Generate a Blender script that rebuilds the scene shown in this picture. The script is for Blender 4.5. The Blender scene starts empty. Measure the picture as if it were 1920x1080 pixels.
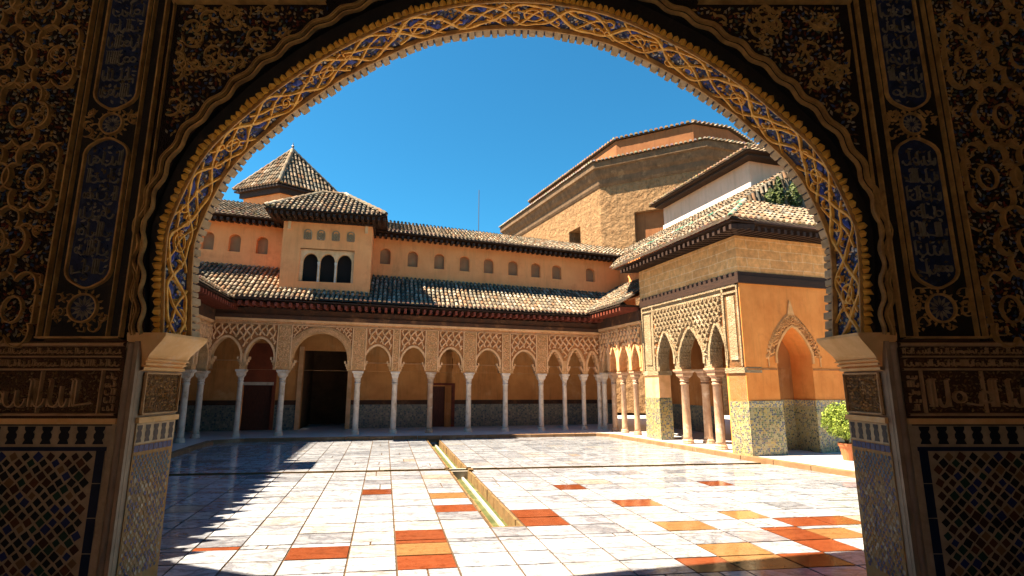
import bpy, math, random
from math import sin, cos, pi, radians, sqrt, atan2
random.seed(7)
SC = bpy.context.scene
COL = SC.collection

# ------------------------------------------------------------------ camera
cd = bpy.data.cameras.new('camera'); cam = bpy.data.objects.new('camera', cd); COL.objects.link(cam)
cam.location = (0, 0, 2.1); cam.rotation_euler = (pi/2 + math.atan(180/960), 0, 0)
cd.sensor_width = 36; cd.lens = 18.0; cd.clip_start = 0.05; cd.clip_end = 3000
SC.camera = cam
# ------------------------------------------------------------------ sky and sun
SUN_EL = radians(59); SUN_DIR = (-cos(radians(6)), -sin(radians(6)))     # horizontal direction towards the sun
w = bpy.data.worlds.new('World'); SC.world = w; w.use_nodes = True
wn = w.node_tree.nodes; wl = w.node_tree.links
bg = wn['Background']; sky = wn.new('ShaderNodeTexSky'); sky.sky_type = 'NISHITA'; sky.sun_disc = False
sky.sun_elevation = SUN_EL; sky.sun_rotation = atan2(SUN_DIR[0], SUN_DIR[1]) % (2*pi)
sky.ozone_density = 1.6; sky.dust_density = 0.2; sky.air_density = 1.0; sky.altitude = 700
tint = wn.new('ShaderNodeMix'); tint.data_type = 'RGBA'; tint.blend_type = 'MULTIPLY'; tint.inputs[0].default_value = 1; tint.inputs[7].default_value = (.27, .97, 1.13, 1)
wl.new(sky.outputs[0], tint.inputs[6]); wl.new(tint.outputs[2], bg.inputs[0]); bg.inputs[1].default_value = 0.0375
ld = bpy.data.lights.new('sun', 'SUN'); ld.energy = 5.0; ld.angle = radians(0.5); ld.color = (1, .81, .58)
sun = bpy.data.objects.new('sun', ld); COL.objects.link(sun)
from mathutils import Vector
sun.rotation_euler = Vector((SUN_DIR[0]*cos(SUN_EL), SUN_DIR[1]*cos(SUN_EL), sin(SUN_EL))).to_track_quat('Z', 'Y').to_euler()
SC.view_settings.view_transform = 'Standard'; SC.view_settings.look = 'None'
SC.view_settings.exposure = 2.3; SC.view_settings.gamma = 1
SC.cycles.use_denoising = True; SC.cycles.max_bounces = 10; SC.cycles.diffuse_bounces = 7; SC.cycles.glossy_bounces = 4
SC.cycles.sample_clamp_indirect = 8

# ------------------------------------------------------------------ materials
def new_mat(name):
    m = bpy.data.materials.new(name); m.use_nodes = True
    nt = m.node_tree; b = nt.nodes['Principled BSDF']
    return m, nt, b
def nd(nt, t, **kw):
    n = nt.nodes.new(t)
    for k, v in kw.items():
        if k in n.inputs: n.inputs[k].default_value = v
        else: setattr(n, k, v)
    return n
def ramp(nt, src, stops):
    r = nt.nodes.new('ShaderNodeValToRGB'); e = r.color_ramp.elements
    while len(e) < len(stops): e.new(.5)
    for i, (p, c) in enumerate(stops): e[i].position = p; e[i].color = (*c, 1) if len(c) == 3 else c
    nt.links.new(src, r.inputs[0]); return r
def mixc(nt, fac, a, b, mode='MIX'):
    x = nt.nodes.new('ShaderNodeMix'); x.data_type = 'RGBA'; x.blend_type = mode
    for s, v in ((0, fac), (6, a), (7, b)):
        if hasattr(v, 'default_value') or hasattr(v, 'links'): nt.links.new(v, x.inputs[s])
        elif s == 0: x.inputs[0].default_value = v
        else: x.inputs[s].default_value = (*v, 1)
    return x.outputs[2]
def M(name, c1, c2=None, scale=3, rough=.8, bump=0, bscale=20, vcol=False, spots=None, sscale=1.2, metal=0, kind='noise', bdist=.02, spec=.3, stretch=None, streak=0):
    """procedural paint/plaster/stone: two tones over noise, large stains, bump"""
    m, nt, b = new_mat(name); L = nt.links
    tc = nd(nt, 'ShaderNodeTexCoord'); co = tc.outputs['Object']
    if stretch:
        mp = nd(nt, 'ShaderNodeMapping'); mp.inputs['Scale'].default_value = stretch; L.new(co, mp.inputs[0]); co = mp.outputs[0]
    n1 = nd(nt, 'ShaderNodeTexNoise', Scale=scale, Detail=7, Roughness=.6); L.new(co, n1.inputs['Vector'])
    r = ramp(nt, n1.outputs[0], [(.36, (0, 0, 0)), (.66, (1, 1, 1))])
    if vcol:
        at = nd(nt, 'ShaderNodeAttribute', attribute_name='Col'); base = at.outputs['Color']
        out = mixc(nt, r.outputs[0], base, mixc(nt, 1.0, base, c2 or (.8, .8, .8), 'MULTIPLY'))
    else:
        out = mixc(nt, r.outputs[0], c1, c2 or c1)
    if spots:
        n2 = nd(nt, 'ShaderNodeTexNoise', Scale=sscale, Detail=9, Roughness=.7); L.new(co, n2.inputs['Vector'])
        r2 = ramp(nt, n2.outputs[0], [(.55, (0, 0, 0)), (.72, (1, 1, 1))])
        out = mixc(nt, r2.outputs[0], out, spots)
    if streak:
        mp2 = nd(nt, 'ShaderNodeMapping'); mp2.inputs['Scale'].default_value = (3.2, 3.2, .35); L.new(tc.outputs['Object'], mp2.inputs[0])
        n4 = nd(nt, 'ShaderNodeTexNoise', Scale=1.4, Detail=8, Roughness=.72); L.new(mp2.outputs[0], n4.inputs['Vector'])
        r4 = ramp(nt, n4.outputs[0], [(.34, (1-streak,)*3), (.5, (1, 1, 1)), (.7, (1, 1, 1)), (.8, (1+streak*.5,)*3)]); out = mixc(nt, 1.0, out, r4.outputs[0], 'MULTIPLY')
    L.new(out, b.inputs['Base Color'])
    b.inputs['Roughness'].default_value = rough; b.inputs['Metallic'].default_value = metal
    b.inputs['Specular IOR Level'].default_value = spec
    if bump:
        if kind == 'carve':
            v = nd(nt, 'ShaderNodeTexVoronoi', Scale=bscale, feature='DISTANCE_TO_EDGE'); L.new(co, v.inputs['Vector'])
            v2 = nd(nt, 'ShaderNodeTexVoronoi', Scale=bscale*2.3, feature='F1'); L.new(co, v2.inputs['Vector'])
            ad = nd(nt, 'ShaderNodeMath', operation='SUBTRACT'); L.new(v.outputs['Distance'], ad.inputs[0]); L.new(v2.outputs['Distance'], ad.inputs[1]); h = ad.outputs[0]
        else:
            n3 = nd(nt, 'ShaderNodeTexNoise', Scale=bscale, Detail=8, Roughness=.65); L.new(co, n3.inputs['Vector']); h = n3.outputs[0]
        bp = nd(nt, 'ShaderNodeBump', Strength=bump, Distance=bdist); L.new(h, bp.inputs['Height']); L.new(bp.outputs[0], b.inputs['Normal'])
    return m
def M_tiles(name, cols, scale, grout=(.35, .32, .25), gw=.06, rough=.3):
    """small glazed mosaic: voronoi cells of a few colours with grout"""
    m, nt, b = new_mat(name); L = nt.links
    tc = nd(nt, 'ShaderNodeTexCoord'); co = tc.outputs['Object']
    v = nd(nt, 'ShaderNodeTexVoronoi', Scale=scale, Randomness=.55); L.new(co, v.inputs['Vector'])
    sp = nd(nt, 'ShaderNodeSeparateColor'); L.new(v.outputs['Color'], sp.inputs[0])
    k = len(cols); r = ramp(nt, sp.outputs[0], [(i/k, c) for i, c in enumerate(cols)]); r.color_ramp.interpolation = 'CONSTANT'
    e = nd(nt, 'ShaderNodeTexVoronoi', Scale=scale, Randomness=.55, feature='DISTANCE_TO_EDGE'); L.new(co, e.inputs['Vector'])
    lt = nd(nt, 'ShaderNodeMath', operation='LESS_THAN'); lt.inputs[1].default_value = gw; L.new(e.outputs['Distance'], lt.inputs[0])
    L.new(mixc(nt, lt.outputs[0], r.outputs[0], grout), b.inputs['Base Color'])
    b.inputs['Roughness'].default_value = rough
    bp = nd(nt, 'ShaderNodeBump', Strength=.5, Distance=.004); L.new(e.outputs['Distance'], bp.inputs['Height']); L.new(bp.outputs[0], b.inputs['Normal'])
    return m
def M_brick(name, c1, c2, mortar, scale, bw, rh, rough=.9, ax='xz'):
    """courses of rammed-earth or stone blocks on a wall"""
    m, nt, b = new_mat(name); L = nt.links
    tc = nd(nt, 'ShaderNodeTexCoord'); sx = nd(nt, 'ShaderNodeSeparateXYZ'); L.new(tc.outputs['Object'], sx.inputs[0])
    ad = nd(nt, 'ShaderNodeMath', operation='ADD'); L.new(sx.outputs[0], ad.inputs[0]); L.new(sx.outputs[1], ad.inputs[1])
    cx = nd(nt, 'ShaderNodeCombineXYZ'); L.new(ad.outputs[0], cx.inputs[0]); L.new(sx.outputs[2], cx.inputs[1])
    nz = nd(nt, 'ShaderNodeTexNoise', Scale=1.5, Detail=4); L.new(tc.outputs['Object'], nz.inputs['Vector'])
    vm = nd(nt, 'ShaderNodeVectorMath', operation='MULTIPLY_ADD'); L.new(nz.outputs['Color'], vm.inputs[0]); vm.inputs[1].default_value = (.12, .06, 0); L.new(cx.outputs[0], vm.inputs[2])
    bt = nd(nt, 'ShaderNodeTexBrick', Scale=scale); bt.inputs['Brick Width'].default_value = bw; bt.inputs['Row Height'].default_value = rh
    bt.inputs['Mortar Size'].default_value = .012; bt.inputs['Color1'].default_value = (*c1, 1); bt.inputs['Color2'].default_value = (*c2, 1); bt.inputs['Mortar'].default_value = (*mortar, 1)
    bt.inputs['Mortar Smooth'].default_value = .4
    L.new(vm.outputs[0], bt.inputs['Vector'])
    n2 = nd(nt, 'ShaderNodeTexNoise', Scale=5, Detail=9, Roughness=.7); L.new(tc.outputs['Object'], n2.inputs['Vector'])
    r2 = ramp(nt, n2.outputs[0], [(.3, (.62, .58, .55)), (.7, (1.15, 1.12, 1.1))])
    L.new(mixc(nt, 1.0, bt.outputs[0], r2.outputs[0], 'MULTIPLY'), b.inputs['Base Color']); b.inputs['Roughness'].default_value = rough
    bp = nd(nt, 'ShaderNodeBump', Strength=.6, Distance=.03); L.new(n2.outputs[0], bp.inputs['Height']); L.new(bp.outputs[0], b.inputs['Normal'])
    return m
def M_marble_floor(name):
    m, nt, b = new_mat(name); L = nt.links
    at = nd(nt, 'ShaderNodeAttribute', attribute_name='Col'); tc = nd(nt, 'ShaderNodeTexCoord')
    nz = nd(nt, 'ShaderNodeTexNoise', Scale=1.1, Detail=8, Roughness=.65, Distortion=1.2)
    mp = nd(nt, 'ShaderNodeMapping'); mp.inputs['Scale'].default_value = (.9, 2.3, 1); L.new(tc.outputs['Object'], mp.inputs[0]); L.new(mp.outputs[0], nz.inputs['Vector'])
    r = ramp(nt, nz.outputs[0], [(.40, (1, 1, 1)), (.475, (.50, .49, .51)), (.52, (.95, .95, .95)), (.60, (1, 1, .99)), (.66, (.52, .48, .43)), (.74, (.9, .88, .85))])
    n2 = nd(nt, 'ShaderNodeTexNoise', Scale=9, Detail=6, Roughness=.7); L.new(tc.outputs['Object'], n2.inputs['Vector'])
    r2 = ramp(nt, n2.outputs[0], [(.30, (.62, .59, .55)), (.5, (1, 1, 1)), (.66, (1, 1, 1)), (.75, (1.35, 1.3, 1.2))])
    sp = nd(nt, 'ShaderNodeSeparateColor'); L.new(at.outputs['Color'], sp.inputs[0]); sb = nd(nt, 'ShaderNodeMath', operation='SUBTRACT'); L.new(sp.outputs[0], sb.inputs[0]); L.new(sp.outputs[2], sb.inputs[1])
    mr = nd(nt, 'ShaderNodeMapRange'); mr.inputs['From Max'].default_value = .25; mr.inputs['To Min'].default_value = 1; mr.inputs['To Max'].default_value = .12; L.new(sb.outputs[0], mr.inputs['Value'])
    o = mixc(nt, mr.outputs[0], at.outputs['Color'], r.outputs[0], 'MULTIPLY'); o = mixc(nt, 1.0, o, r2.outputs[0], 'MULTIPLY')
    L.new(o, b.inputs['Base Color'])
    rr = ramp(nt, n2.outputs[0], [(.3, (.06, .06, .06)), (.7, (.16, .16, .16))]); L.new(rr.outputs[0], b.inputs['Roughness'])
    n3 = nd(nt, 'ShaderNodeTexNoise', Scale=2.2, Detail=3); L.new(tc.outputs['Object'], n3.inputs['Vector'])
    bp = nd(nt, 'ShaderNodeBump', Strength=.12, Distance=.02); L.new(n3.outputs[0], bp.inputs['Height']); L.new(bp.outputs[0], b.inputs['Normal'])
    b.inputs['Specular IOR Level'].default_value = .8
    return m
STUC = M('carved_stucco', (0.8, 0.45, 0.2), (0.62, 0.32, 0.12), 4, .85, .9, 16, kind='carve', bdist=.035, spots=(.62, .46, .29), sscale=2, streak=0.2)
NSTUC = M('warm_stucco', (.74, .40, .16), (.58, .28, .09), 5, .85, .5, 24)
STUCL = M('pale_carved_stucco', (0.333, 0.256, 0.155), (0.271, 0.194, 0.108), 3, .85, .9, 13, kind='carve', bdist=.035, spots=(.70, .56, .40), sscale=2)
STUCD = M('recess_shade_stucco', (0.42, 0.18, 0.06), (0.32, 0.12, 0.04), 5, .9, .5, 30)  # darker tone puts the shade of carved recesses into the colour
STUCM = M('mid_stucco', (.56, .30, .12), (.44, .21, .075), 5, .9, .5, 30)  # pier panel tone darkened to stand for shade between the leaves
STUCP = M('plain_stucco', (0.84, 0.49, 0.25), (0.66, 0.36, 0.15), 3, .85, .4, 30)
PINK = M('pink_plaster', (0.9, 0.355, 0.125), (0.82, 0.3, 0.1), 1.2, .9, .25, 12, spots=(.72, .25, .085), sscale=1.1, streak=.13)
WINR = M('niche_plaster', (.36, .19, .09), (.30, .15, .07), 2, .9, .3, 12)
ORANGE = M('orange_plaster', (0.8, 0.31, 0.075), (0.66, 0.22, 0.045), 1.3, .85, .35, 9, spots=(.60, .20, .05), sscale=1.6, streak=.14)
OCHRE2 = M('gallery_plaster', (.78, .36, .115), (.62, .26, .075), 1.1, .9, .3, 9, spots=(.80, .45, .20), sscale=.9, streak=.2)
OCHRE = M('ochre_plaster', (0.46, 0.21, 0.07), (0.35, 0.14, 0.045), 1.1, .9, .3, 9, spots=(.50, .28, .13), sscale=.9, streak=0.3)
DRED = M('red_plaster', (.30, .07, .03), (.20, .05, .025), 2, .9, .3, 9)
STONEB = M_brick('tapia_blocks', (0.85, 0.45, 0.16), (0.72, 0.36, 0.12), (.88, .60, .32), 1.0, .85, .28)
OCT = M('weathered_stone', (0.31, 0.19, 0.092), (0.23, 0.13, 0.058), 2.2, .95, 1.0, 2.6, spots=(.12, .065, .03), sscale=2.6, bdist=.35, streak=0.35)
OCTT = M('tower_plaster', (0.27, 0.11, 0.04), (0.22, 0.085, 0.03), 1.2, .9, .3, 5, streak=0.25)
CORN = M('cornice_stone', (0.16, 0.1, 0.055), (0.1, 0.065, 0.037), 1.6, .95, .8, 4, spots=(.26, .18, .10), sscale=1.1, bdist=.1, streak=0.3)
WHITEW = M('pale_pink_render', (0.76, 0.47, 0.33), (0.68, 0.41, 0.27), 1, .9, .15, 10, streak=0.15)
BAND = M('sun_strip_white', (.78, .70, .60), (.70, .62, .52), 2, .9, .2, 10)
TILE = M('roof_tile_clay', (1, 1, 1), (.62, .58, .52), 6, .95, .4, 40, vcol=True, spec=.1)
UNDER = M('roof_mortar', (0.13, 0.1, 0.075), (0.08, 0.06, 0.045), 4, .95)
WOOD = M('dark_wood', (0.042, 0.019, 0.01), (0.025, 0.012, 0.007), 4, .7, .4, 14, stretch=(1, 1, 6))
RAFT = M('red_painted_wood', (0.22, 0.045, 0.022), (0.11, 0.028, 0.015), 4, .7, .3, 14)
BEAMW = M('weathered_beam', (0.1, 0.042, 0.02), (0.055, 0.03, 0.02), 3, .8, .3, 10, spots=(.26, .12, .05), sscale=1.6)
DOORW = M('door_wood', (.12, .035, .018), (.07, .022, .012), 5, .6, .4, 8, stretch=(6, 6, 1))
MARB = M('white_marble', (0.72, 0.6, 0.48), (0.58, 0.45, 0.34), 4, .45, .2, 12, spots=(.40, .28, .18), sscale=4)
MARBR = M('rosy_marble', (0.5, 0.33, 0.21), (0.4, 0.23, 0.14), 5, .5, .25, 12, spots=(.66, .54, .42), sscale=3)
WALK = M('walkway_marble', (0.6, 0.6, 0.62), (0.5, 0.49, 0.5), 1.6, .35, .15, 6, spots=(.5, .42, .34), sscale=1.4)
KERB = M('kerb_stone', (0.26, 0.155, 0.08), (0.19, 0.105, 0.05), 3, .8, .4, 9, spots=(.44, .33, .21))
GROUT = M('grout', (0.09, 0.055, 0.028), (0.055, 0.035, 0.018), 5, .95, .3, 30)
FLOOR = M_marble_floor('paving_marble')
EARTH = M('earth', (.25, .18, .11), (.2, .15, .1), .3, .95)
MOSS = M('mossy_channel', (0.09, 0.1, 0.03), (0.045, 0.06, 0.018), 4, .6, .5, 18, spots=(.34, .29, .15), sscale=3)
CHST = M('channel_lip', (0.44, 0.41, 0.37), (0.34, 0.31, 0.26), 4, .6, .3, 12)
CHSIDE = M('channel_side', (0.2, 0.12, 0.05), (0.13, 0.085, 0.035), 5, .8, .4, 12, spots=(.20, .19, .07), sscale=4)
DADO = M_tiles('gallery_mosaic', [(.07, .10, .12), (.16, .18, .15), (.05, .09, .10), (.26, .25, .19), (.10, .14, .11)], 11, (.20, .19, .15), .08)
PDADO = M_tiles('pavilion_mosaic', [(.33, .28, .14), (.06, .065, .05), (.40, .28, .07), (.27, .23, .13), (.05, .06, .11), (.10, .13, .065), (.25, .17, .08)], 18, (.36, .31, .18), .07)
PBAND = M_tiles('mosaic_frieze', [(.50, .33, .10), (.10, .10, .12), (.55, .42, .20), (.08, .12, .25)], 26, (.5, .4, .2))
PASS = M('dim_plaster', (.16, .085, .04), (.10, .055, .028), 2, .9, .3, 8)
DARK = M('unlit_space', (.012, .009, .007), None, rough=.9)  # near-black colour stands for the unlit space behind window openings
BARK = M('bark', (.10, .07, .04), (.06, .04, .025), 8, .9)
LEAF = M('leaf', (1, 1, 1), (.7, .75, .6), 8, .6, vcol=True)
POT = M('terracotta_pot', (.48, .17, .07), (.40, .13, .05), 6, .8, .2, 20)
GREENT = M('glazed_green_tile', (.06, .30, .22), (.40, .48, .40), 2.2, .25)
IRON = M('iron', (.12, .12, .13), None, rough=.5, metal=.5)
# hall ornament
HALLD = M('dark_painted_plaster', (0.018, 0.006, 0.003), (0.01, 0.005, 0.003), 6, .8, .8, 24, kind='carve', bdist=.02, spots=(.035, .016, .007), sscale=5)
HALLP = M('hall_plaster', (.16, .09, .045), (.11, .06, .03), 2, .9, .3, 10)
NAVY = M('navy_ground', (0.022, 0.032, 0.085), (0.01, 0.013, 0.032), 8, .5, .5, 30, spots=(.06, .07, .11), sscale=9)
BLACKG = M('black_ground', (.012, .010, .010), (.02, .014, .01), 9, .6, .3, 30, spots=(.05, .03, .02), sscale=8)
GOLD = M('gilded_plaster', (.90, .47, .06), (.70, .30, .025), 9, .5, .5, 45, spots=(.85, .56, .18), sscale=12, spec=.5)
GOLDM = M('bright_old_gilding', (0.6, 0.33, 0.1), (0.36, 0.18, 0.05), 8, .6, .5, 40, spots=(.55, .35, .14), sscale=9, spec=.4)
GOLDB = M('brown_gilding', (0.46, 0.23, 0.07), (0.2, 0.09, 0.03), 8, .6, .5, 40, spots=(.28, .16, .06), sscale=9)
GOLDD = M('old_gilding', (0.66, 0.37, 0.11), (0.34, 0.17, 0.05), 8, .6, .5, 40, spots=(.42, .26, .10), sscale=9, spec=.4)
PALEI = M('pale_enamel', (.52, .48, .42), (.36, .33, .32), 9, .5, .3, 40)
EDGEB = M('edge_stone', (.58, .42, .25), (.42, .28, .14), 9, .8, .5, 30, spots=(.30, .19, .09), sscale=11)
ENAM = M('enamel_relief', (1, 1, 1), (.7, .7, .7), 14, .45, .3, 40, vcol=True)
RELI = M('painted_relief', (1, 1, 1), (.6, .6, .6), 14, .7, .4, 40, vcol=True, spec=.2)
CREAMO = M('cream_stucco', (0.62, 0.38, 0.18), (0.46, 0.26, 0.11), 8, .8, .5, 35)
BLUEO = M('blue_lozenge', (0.05, 0.075, 0.32), (0.025, 0.04, 0.15), 10, .4, .4, 40, spots=(.30, .31, .40), sscale=14)
PALEO = M('pale_scroll', (.28, .23, .16), (.16, .12, .08), 9, .7, .4, 40)
IMPO = M('impost_stone', (0.86, 0.51, 0.21), (0.72, 0.38, 0.12), 4, .75, .4, 14, spots=(.82, .58, .34), sscale=3)
CARV = M('carved_panel', (0.3, 0.15, 0.05), (0.2, 0.1, 0.035), 6, .85, 1, 30, kind='carve', bdist=.03)
FRIEZ = M('frieze_ground', (0.11, 0.052, 0.02), (0.07, 0.03, 0.012), 6, .85, .8, 32, kind='carve', bdist=.02)
COLO = M('colonette_marble', (0.4, 0.28, 0.17), (0.28, 0.18, 0.105), 5, .5, .2, 14)
ZGL = M('zellige_glaze', (1, 1, 1), (.75, .75, .75), 9, .38, .2, 30, vcol=True, spec=.3)
ZGR = M('zellige_ground', (0.46, 0.35, 0.22), (0.34, 0.25, 0.15), 9, .6, .4, 30, spec=.1)

# ------------------------------------------------------------------ mesh builder
class MB:
    def __init__(s, T=None, warp=None): s.v = []; s.f = []; s.c = []; s.T = T; s.W = warp
    def p(s, x, y, z):
        if s.T: x, y, z = s.T(x, y, z)
        if s.W: x, y, z = s.W(x, y, z)
        s.v.append((x, y, z)); return len(s.v)-1
    def face(s, pts, col=(1, 1, 1)):
        s.f.append([s.p(*q) for q in pts]); s.c.append(col)
    def idx(s, ids, col=(1, 1, 1)): s.f.append(list(ids)); s.c.append(col)
    def box(s, x0, x1, y0, y1, z0, z1, col=(1, 1, 1)):
        i = [s.p(x, y, z) for z in (z0, z1) for x, y in ((x0, y0), (x1, y0), (x1, y1), (x0, y1))]
        for q in ((0, 3, 2, 1), (4, 5, 6, 7), (0, 1, 5, 4), (1, 2, 6, 5), (2, 3, 7, 6), (3, 0, 4, 7)): s.idx([i[k] for k in q], col)
    def prism(s, poly, z0, z1, col=(1, 1, 1)):
        n = len(poly); a = [s.p(x, y, z0) for x, y in poly]; b = [s.p(x, y, z1) for x, y in poly]
        s.idx(a[::-1], col); s.idx(b, col)
        for i in range(n): s.idx((a[i], a[(i+1) % n], b[(i+1) % n], b[i]), col)
    def lathe(s, cx, cy, prof, n=14, sq=False, col=(1, 1, 1)):
        rings = []
        for r, z in prof:
            if sq: ring = [s.p(cx+r*a, cy+r*b, z) for a, b in ((-1, -1), (1, -1), (1, 1), (-1, 1))]
            else: ring = [s.p(cx+r*cos(2*pi*k/n), cy+r*sin(2*pi*k/n), z) for k in range(n)]
            rings.append(ring)
        for a, b in zip(rings, rings[1:]):
            for k in range(len(a)): s.idx((a[k], a[(k+1) % len(a)], b[(k+1) % len(a)], b[k]), col)
        s.idx(rings[0][::-1], col); s.idx(rings[-1], col)
    def tube(s, pts, r, n=6, col=(1, 1, 1)):
        prev = None
        for i, q in enumerate(pts):
            a = Vector(pts[max(i-1, 0)]); b = Vector(pts[min(i+1, len(pts)-1)]); d = (b-a).normalized()
            u = d.cross(Vector((0, 0, 1)) if abs(d.z) < .9 else Vector((1, 0, 0))).normalized(); v = d.cross(u)
            rr = r[i] if isinstance(r, (list, tuple)) else r
            ring = [s.p(*(Vector(q)+u*rr*cos(2*pi*k/n)+v*rr*sin(2*pi*k/n))) for k in range(n)]
            if prev:
                for k in range(n): s.idx((prev[k], prev[(k+1) % n], ring[(k+1) % n], ring[k]), col)
            else: s.idx(ring[::-1], col)
            prev = ring
        s.idx(prev, col)
    def rib(s, pts, wd, h, lift=0.0, col=(1, 1, 1), jit=0):
        """raised moulding along a 2-D line on a surface; T maps (a, b, height)"""
        n = len(pts); prev = None
        for i in range(n):
            a = pts[max(i-1, 0)]; b = pts[min(i+1, n-1)]; dx, dy = b[0]-a[0], b[1]-a[1]; l = sqrt(dx*dx+dy*dy) or 1
            nx, ny = -dy/l, dx/l; ww = wd*(1+jit*(random.random()-.5)); x, y = pts[i]
            ring = [s.p(x+nx*ww*.5, y+ny*ww*.5, lift), s.p(x+nx*ww*.28, y+ny*ww*.28, lift+h), s.p(x-nx*ww*.28, y-ny*ww*.28, lift+h), s.p(x-nx*ww*.5, y-ny*ww*.5, lift)]
            if prev:
                for k in range(3): s.idx((prev[k], prev[k+1], ring[k+1], ring[k]), col)
            prev = ring
    def leaf(s, x, y, ang, ln, wd, h, lift=0.0, col=(1, 1, 1)):
        c, q = cos(ang), sin(ang)
        def P(a, b, z): return s.p(x+a*c-b*q, y+a*q+b*c, lift+z)
        t0 = P(-ln*.5, 0, 0); t1 = P(ln*.5, 0, h*.2); l = P(-ln*.05, wd*.5, 0); r = P(-ln*.05, -wd*.5, 0); m = P(-ln*.12, 0, h)
        for f in ((t0, r, m), (r, t1, m), (t1, l, m), (l, t0, m)): s.idx(f, col)
    def split(s):
        par = list(range(len(s.v)))
        def find(i):
            while par[i] != i: par[i] = par[par[i]]; i = par[i]
            return i
        for f in s.f:
            for k in f[1:]: par[find(k)] = find(f[0])
        out = {}
        for f, c in zip(s.f, s.c):
            m = out.setdefault(find(f[0]), (MB(), {}))
            m[0].idx([m[1].setdefault(k, len(m[1])) for k in f], c)
        for m, mp in out.values(): m.v = [s.v[k] for k in sorted(mp, key=mp.get)]
        return [m for m, mp in out.values()]
    def build(s, name, mat, parent=None, smooth=False, loc=None):
        me = bpy.data.meshes.new(name); me.from_pydata(s.v, [], s.f)
        if any(c != (1, 1, 1) for c in s.c):
            at = me.color_attributes.new('Col', 'FLOAT_COLOR', 'CORNER'); buf = []
            for f, c in zip(s.f, s.c): buf += [c[0], c[1], c[2], 1.0]*len(f)
            at.data.foreach_set('color', buf)
        if smooth: me.polygons.foreach_set('use_smooth', [True]*len(me.polygons))
        me.materials.append(mat); me.update()
        o = bpy.data.objects.new(name, me); COL.objects.link(o)
        if parent: o.parent = parent
        if loc: o.location = loc
        return o
def tag(o, label, cat, group=None, kind=None):
    o['label'] = label; o['category'] = cat
    if group: o['group'] = group
    if kind: o['kind'] = kind
    return o
def thing(name, label, cat, loc=(0, 0, 0), rz=0, group=None):
    o = bpy.data.objects.new(name, None); COL.objects.link(o); o.location = loc; o.rotation_euler = (0, 0, radians(rz)); o.empty_display_size = .3
    return tag(o, label, cat, group)
def structure(o): o['kind'] = 'structure'; return o

# ------------------------------------------------------------------ building blocks
def prof(kind, t):
    t = min(1, abs(t))
    if kind == 'round': return sqrt(max(0, 1-t*t))
    if kind == 'point': return max(0, 1-t**1.75)**.62
    if kind == 'keel': return max(0, 1-t**1.35)**.72
    if kind == 'muq': return max(0, 1-t**1.25)**.75 + (.06*abs(sin(t*pi*4)) if t < .97 else 0)
    return 1.0
def opening_pts(o, n=16):
    c, hw, zb, zs, za, kind = o
    if kind == 'rect': return [(c-hw, za), (c+hw, za)]
    if kind == 'muq': n = 32
    th = [-cos(pi*i/n) for i in range(n+1)]
    return [(c+hw*t, zs+(za-zs)*prof(kind, t)) for t in th]
def wall(mb, a0, a1, z0, z1, d0, d1, ops, back=True):
    """wall along a from a0 to a1, front at d0, rear at d1, with openings"""
    x = a0
    for o in sorted(ops):
        c, hw, zb, zs, za, kind = o
        faces = [(x, c-hw)]
        for d in ((d0, d1) if back else (d0,)):
            mb.face([(x, d, z0), (c-hw, d, z0), (c-hw, d, z1), (x, d, z1)])
            if zb > z0: mb.face([(c-hw, d, z0), (c+hw, d, z0), (c+hw, d, zb), (c-hw, d, zb)])
        pts = opening_pts(o)
        for (xa, za_), (xb, zb_) in zip(pts, pts[1:]):
            for d in ((d0, d1) if back else (d0,)): mb.face([(xa, d, za_), (xb, d, zb_), (xb, d, z1), (xa, d, z1)])
            mb.face([(xa, d0, za_), (xb, d0, zb_), (xb, d1, zb_), (xa, d1, za_)])
        bot = max(zb, z0)
        for xs, zt in ((c-hw, pts[0][1]), (c+hw, pts[-1][1])):
            mb.face([(xs, d0, bot), (xs, d1, bot), (xs, d1, zt), (xs, d0, zt)])
        mb.face([(c-hw, d0, bot), (c+hw, d0, bot), (c+hw, d1, bot), (c-hw, d1, bot)])
        x = c+hw
    for d in ((d0, d1) if back else (d0,)): mb.face([(x, d, z0), (a1, d, z0), (a1, d, z1), (x, d, z1)])
    mb.face([(a0, d0, z0), (a0, d1, z0), (a0, d1, z1), (a0, d0, z1)]); mb.face([(a1, d0, z0), (a1, d1, z0), (a1, d1, z1), (a1, d0, z1)])
    mb.face([(a0, d0, z1), (a1, d0, z1), (a1, d1, z1), (a0, d1, z1)])
def arch_ring(mb, o, wd, d0, proud):
    """raised moulding round an arch"""
    c, hw, zb, zs, za, kind = o
    ins = [(c-hw, zs-.25)]+opening_pts(o)+[(c+hw, zs-.25)]
    out = []
    for i, (x, z) in enumerate(ins):
        a = ins[max(i-1, 0)]; b = ins[min(i+1, len(ins)-1)]; dx, dz = b[0]-a[0], b[1]-a[1]; l = sqrt(dx*dx+dz*dz) or 1
        out.append((x-dz/l*wd, z+dx/l*wd))
    for i in range(len(ins)-1):
        (x0, z0), (x1, z1), (x2, z2), (x3, z3) = ins[i], ins[i+1], out[i+1], out[i]
        mb.face([(x0, d0-proud, z0), (x1, d0-proud, z1), (x2, d0-proud, z2), (x3, d0-proud, z3)])
        mb.face([(x3, d0-proud, z3), (x2, d0-proud, z2), (x2, d0+.01, z2), (x3, d0+.01, z3)])
        mb.face([(x0, d0-proud, z0), (x1, d0-proud, z1), (x1, d0+.01, z1), (x0, d0+.01, z0)])
def inside(o, x, z, m=.0):
    c, hw, zb, zs, za, kind = o; t = (x-c)/(hw+m)
    if abs(t) >= 1: return False
    return z < zs+(za-zs+m)*(1.0 if kind == 'rect' else prof('round' if kind == 'muq' else kind, t))
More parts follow.
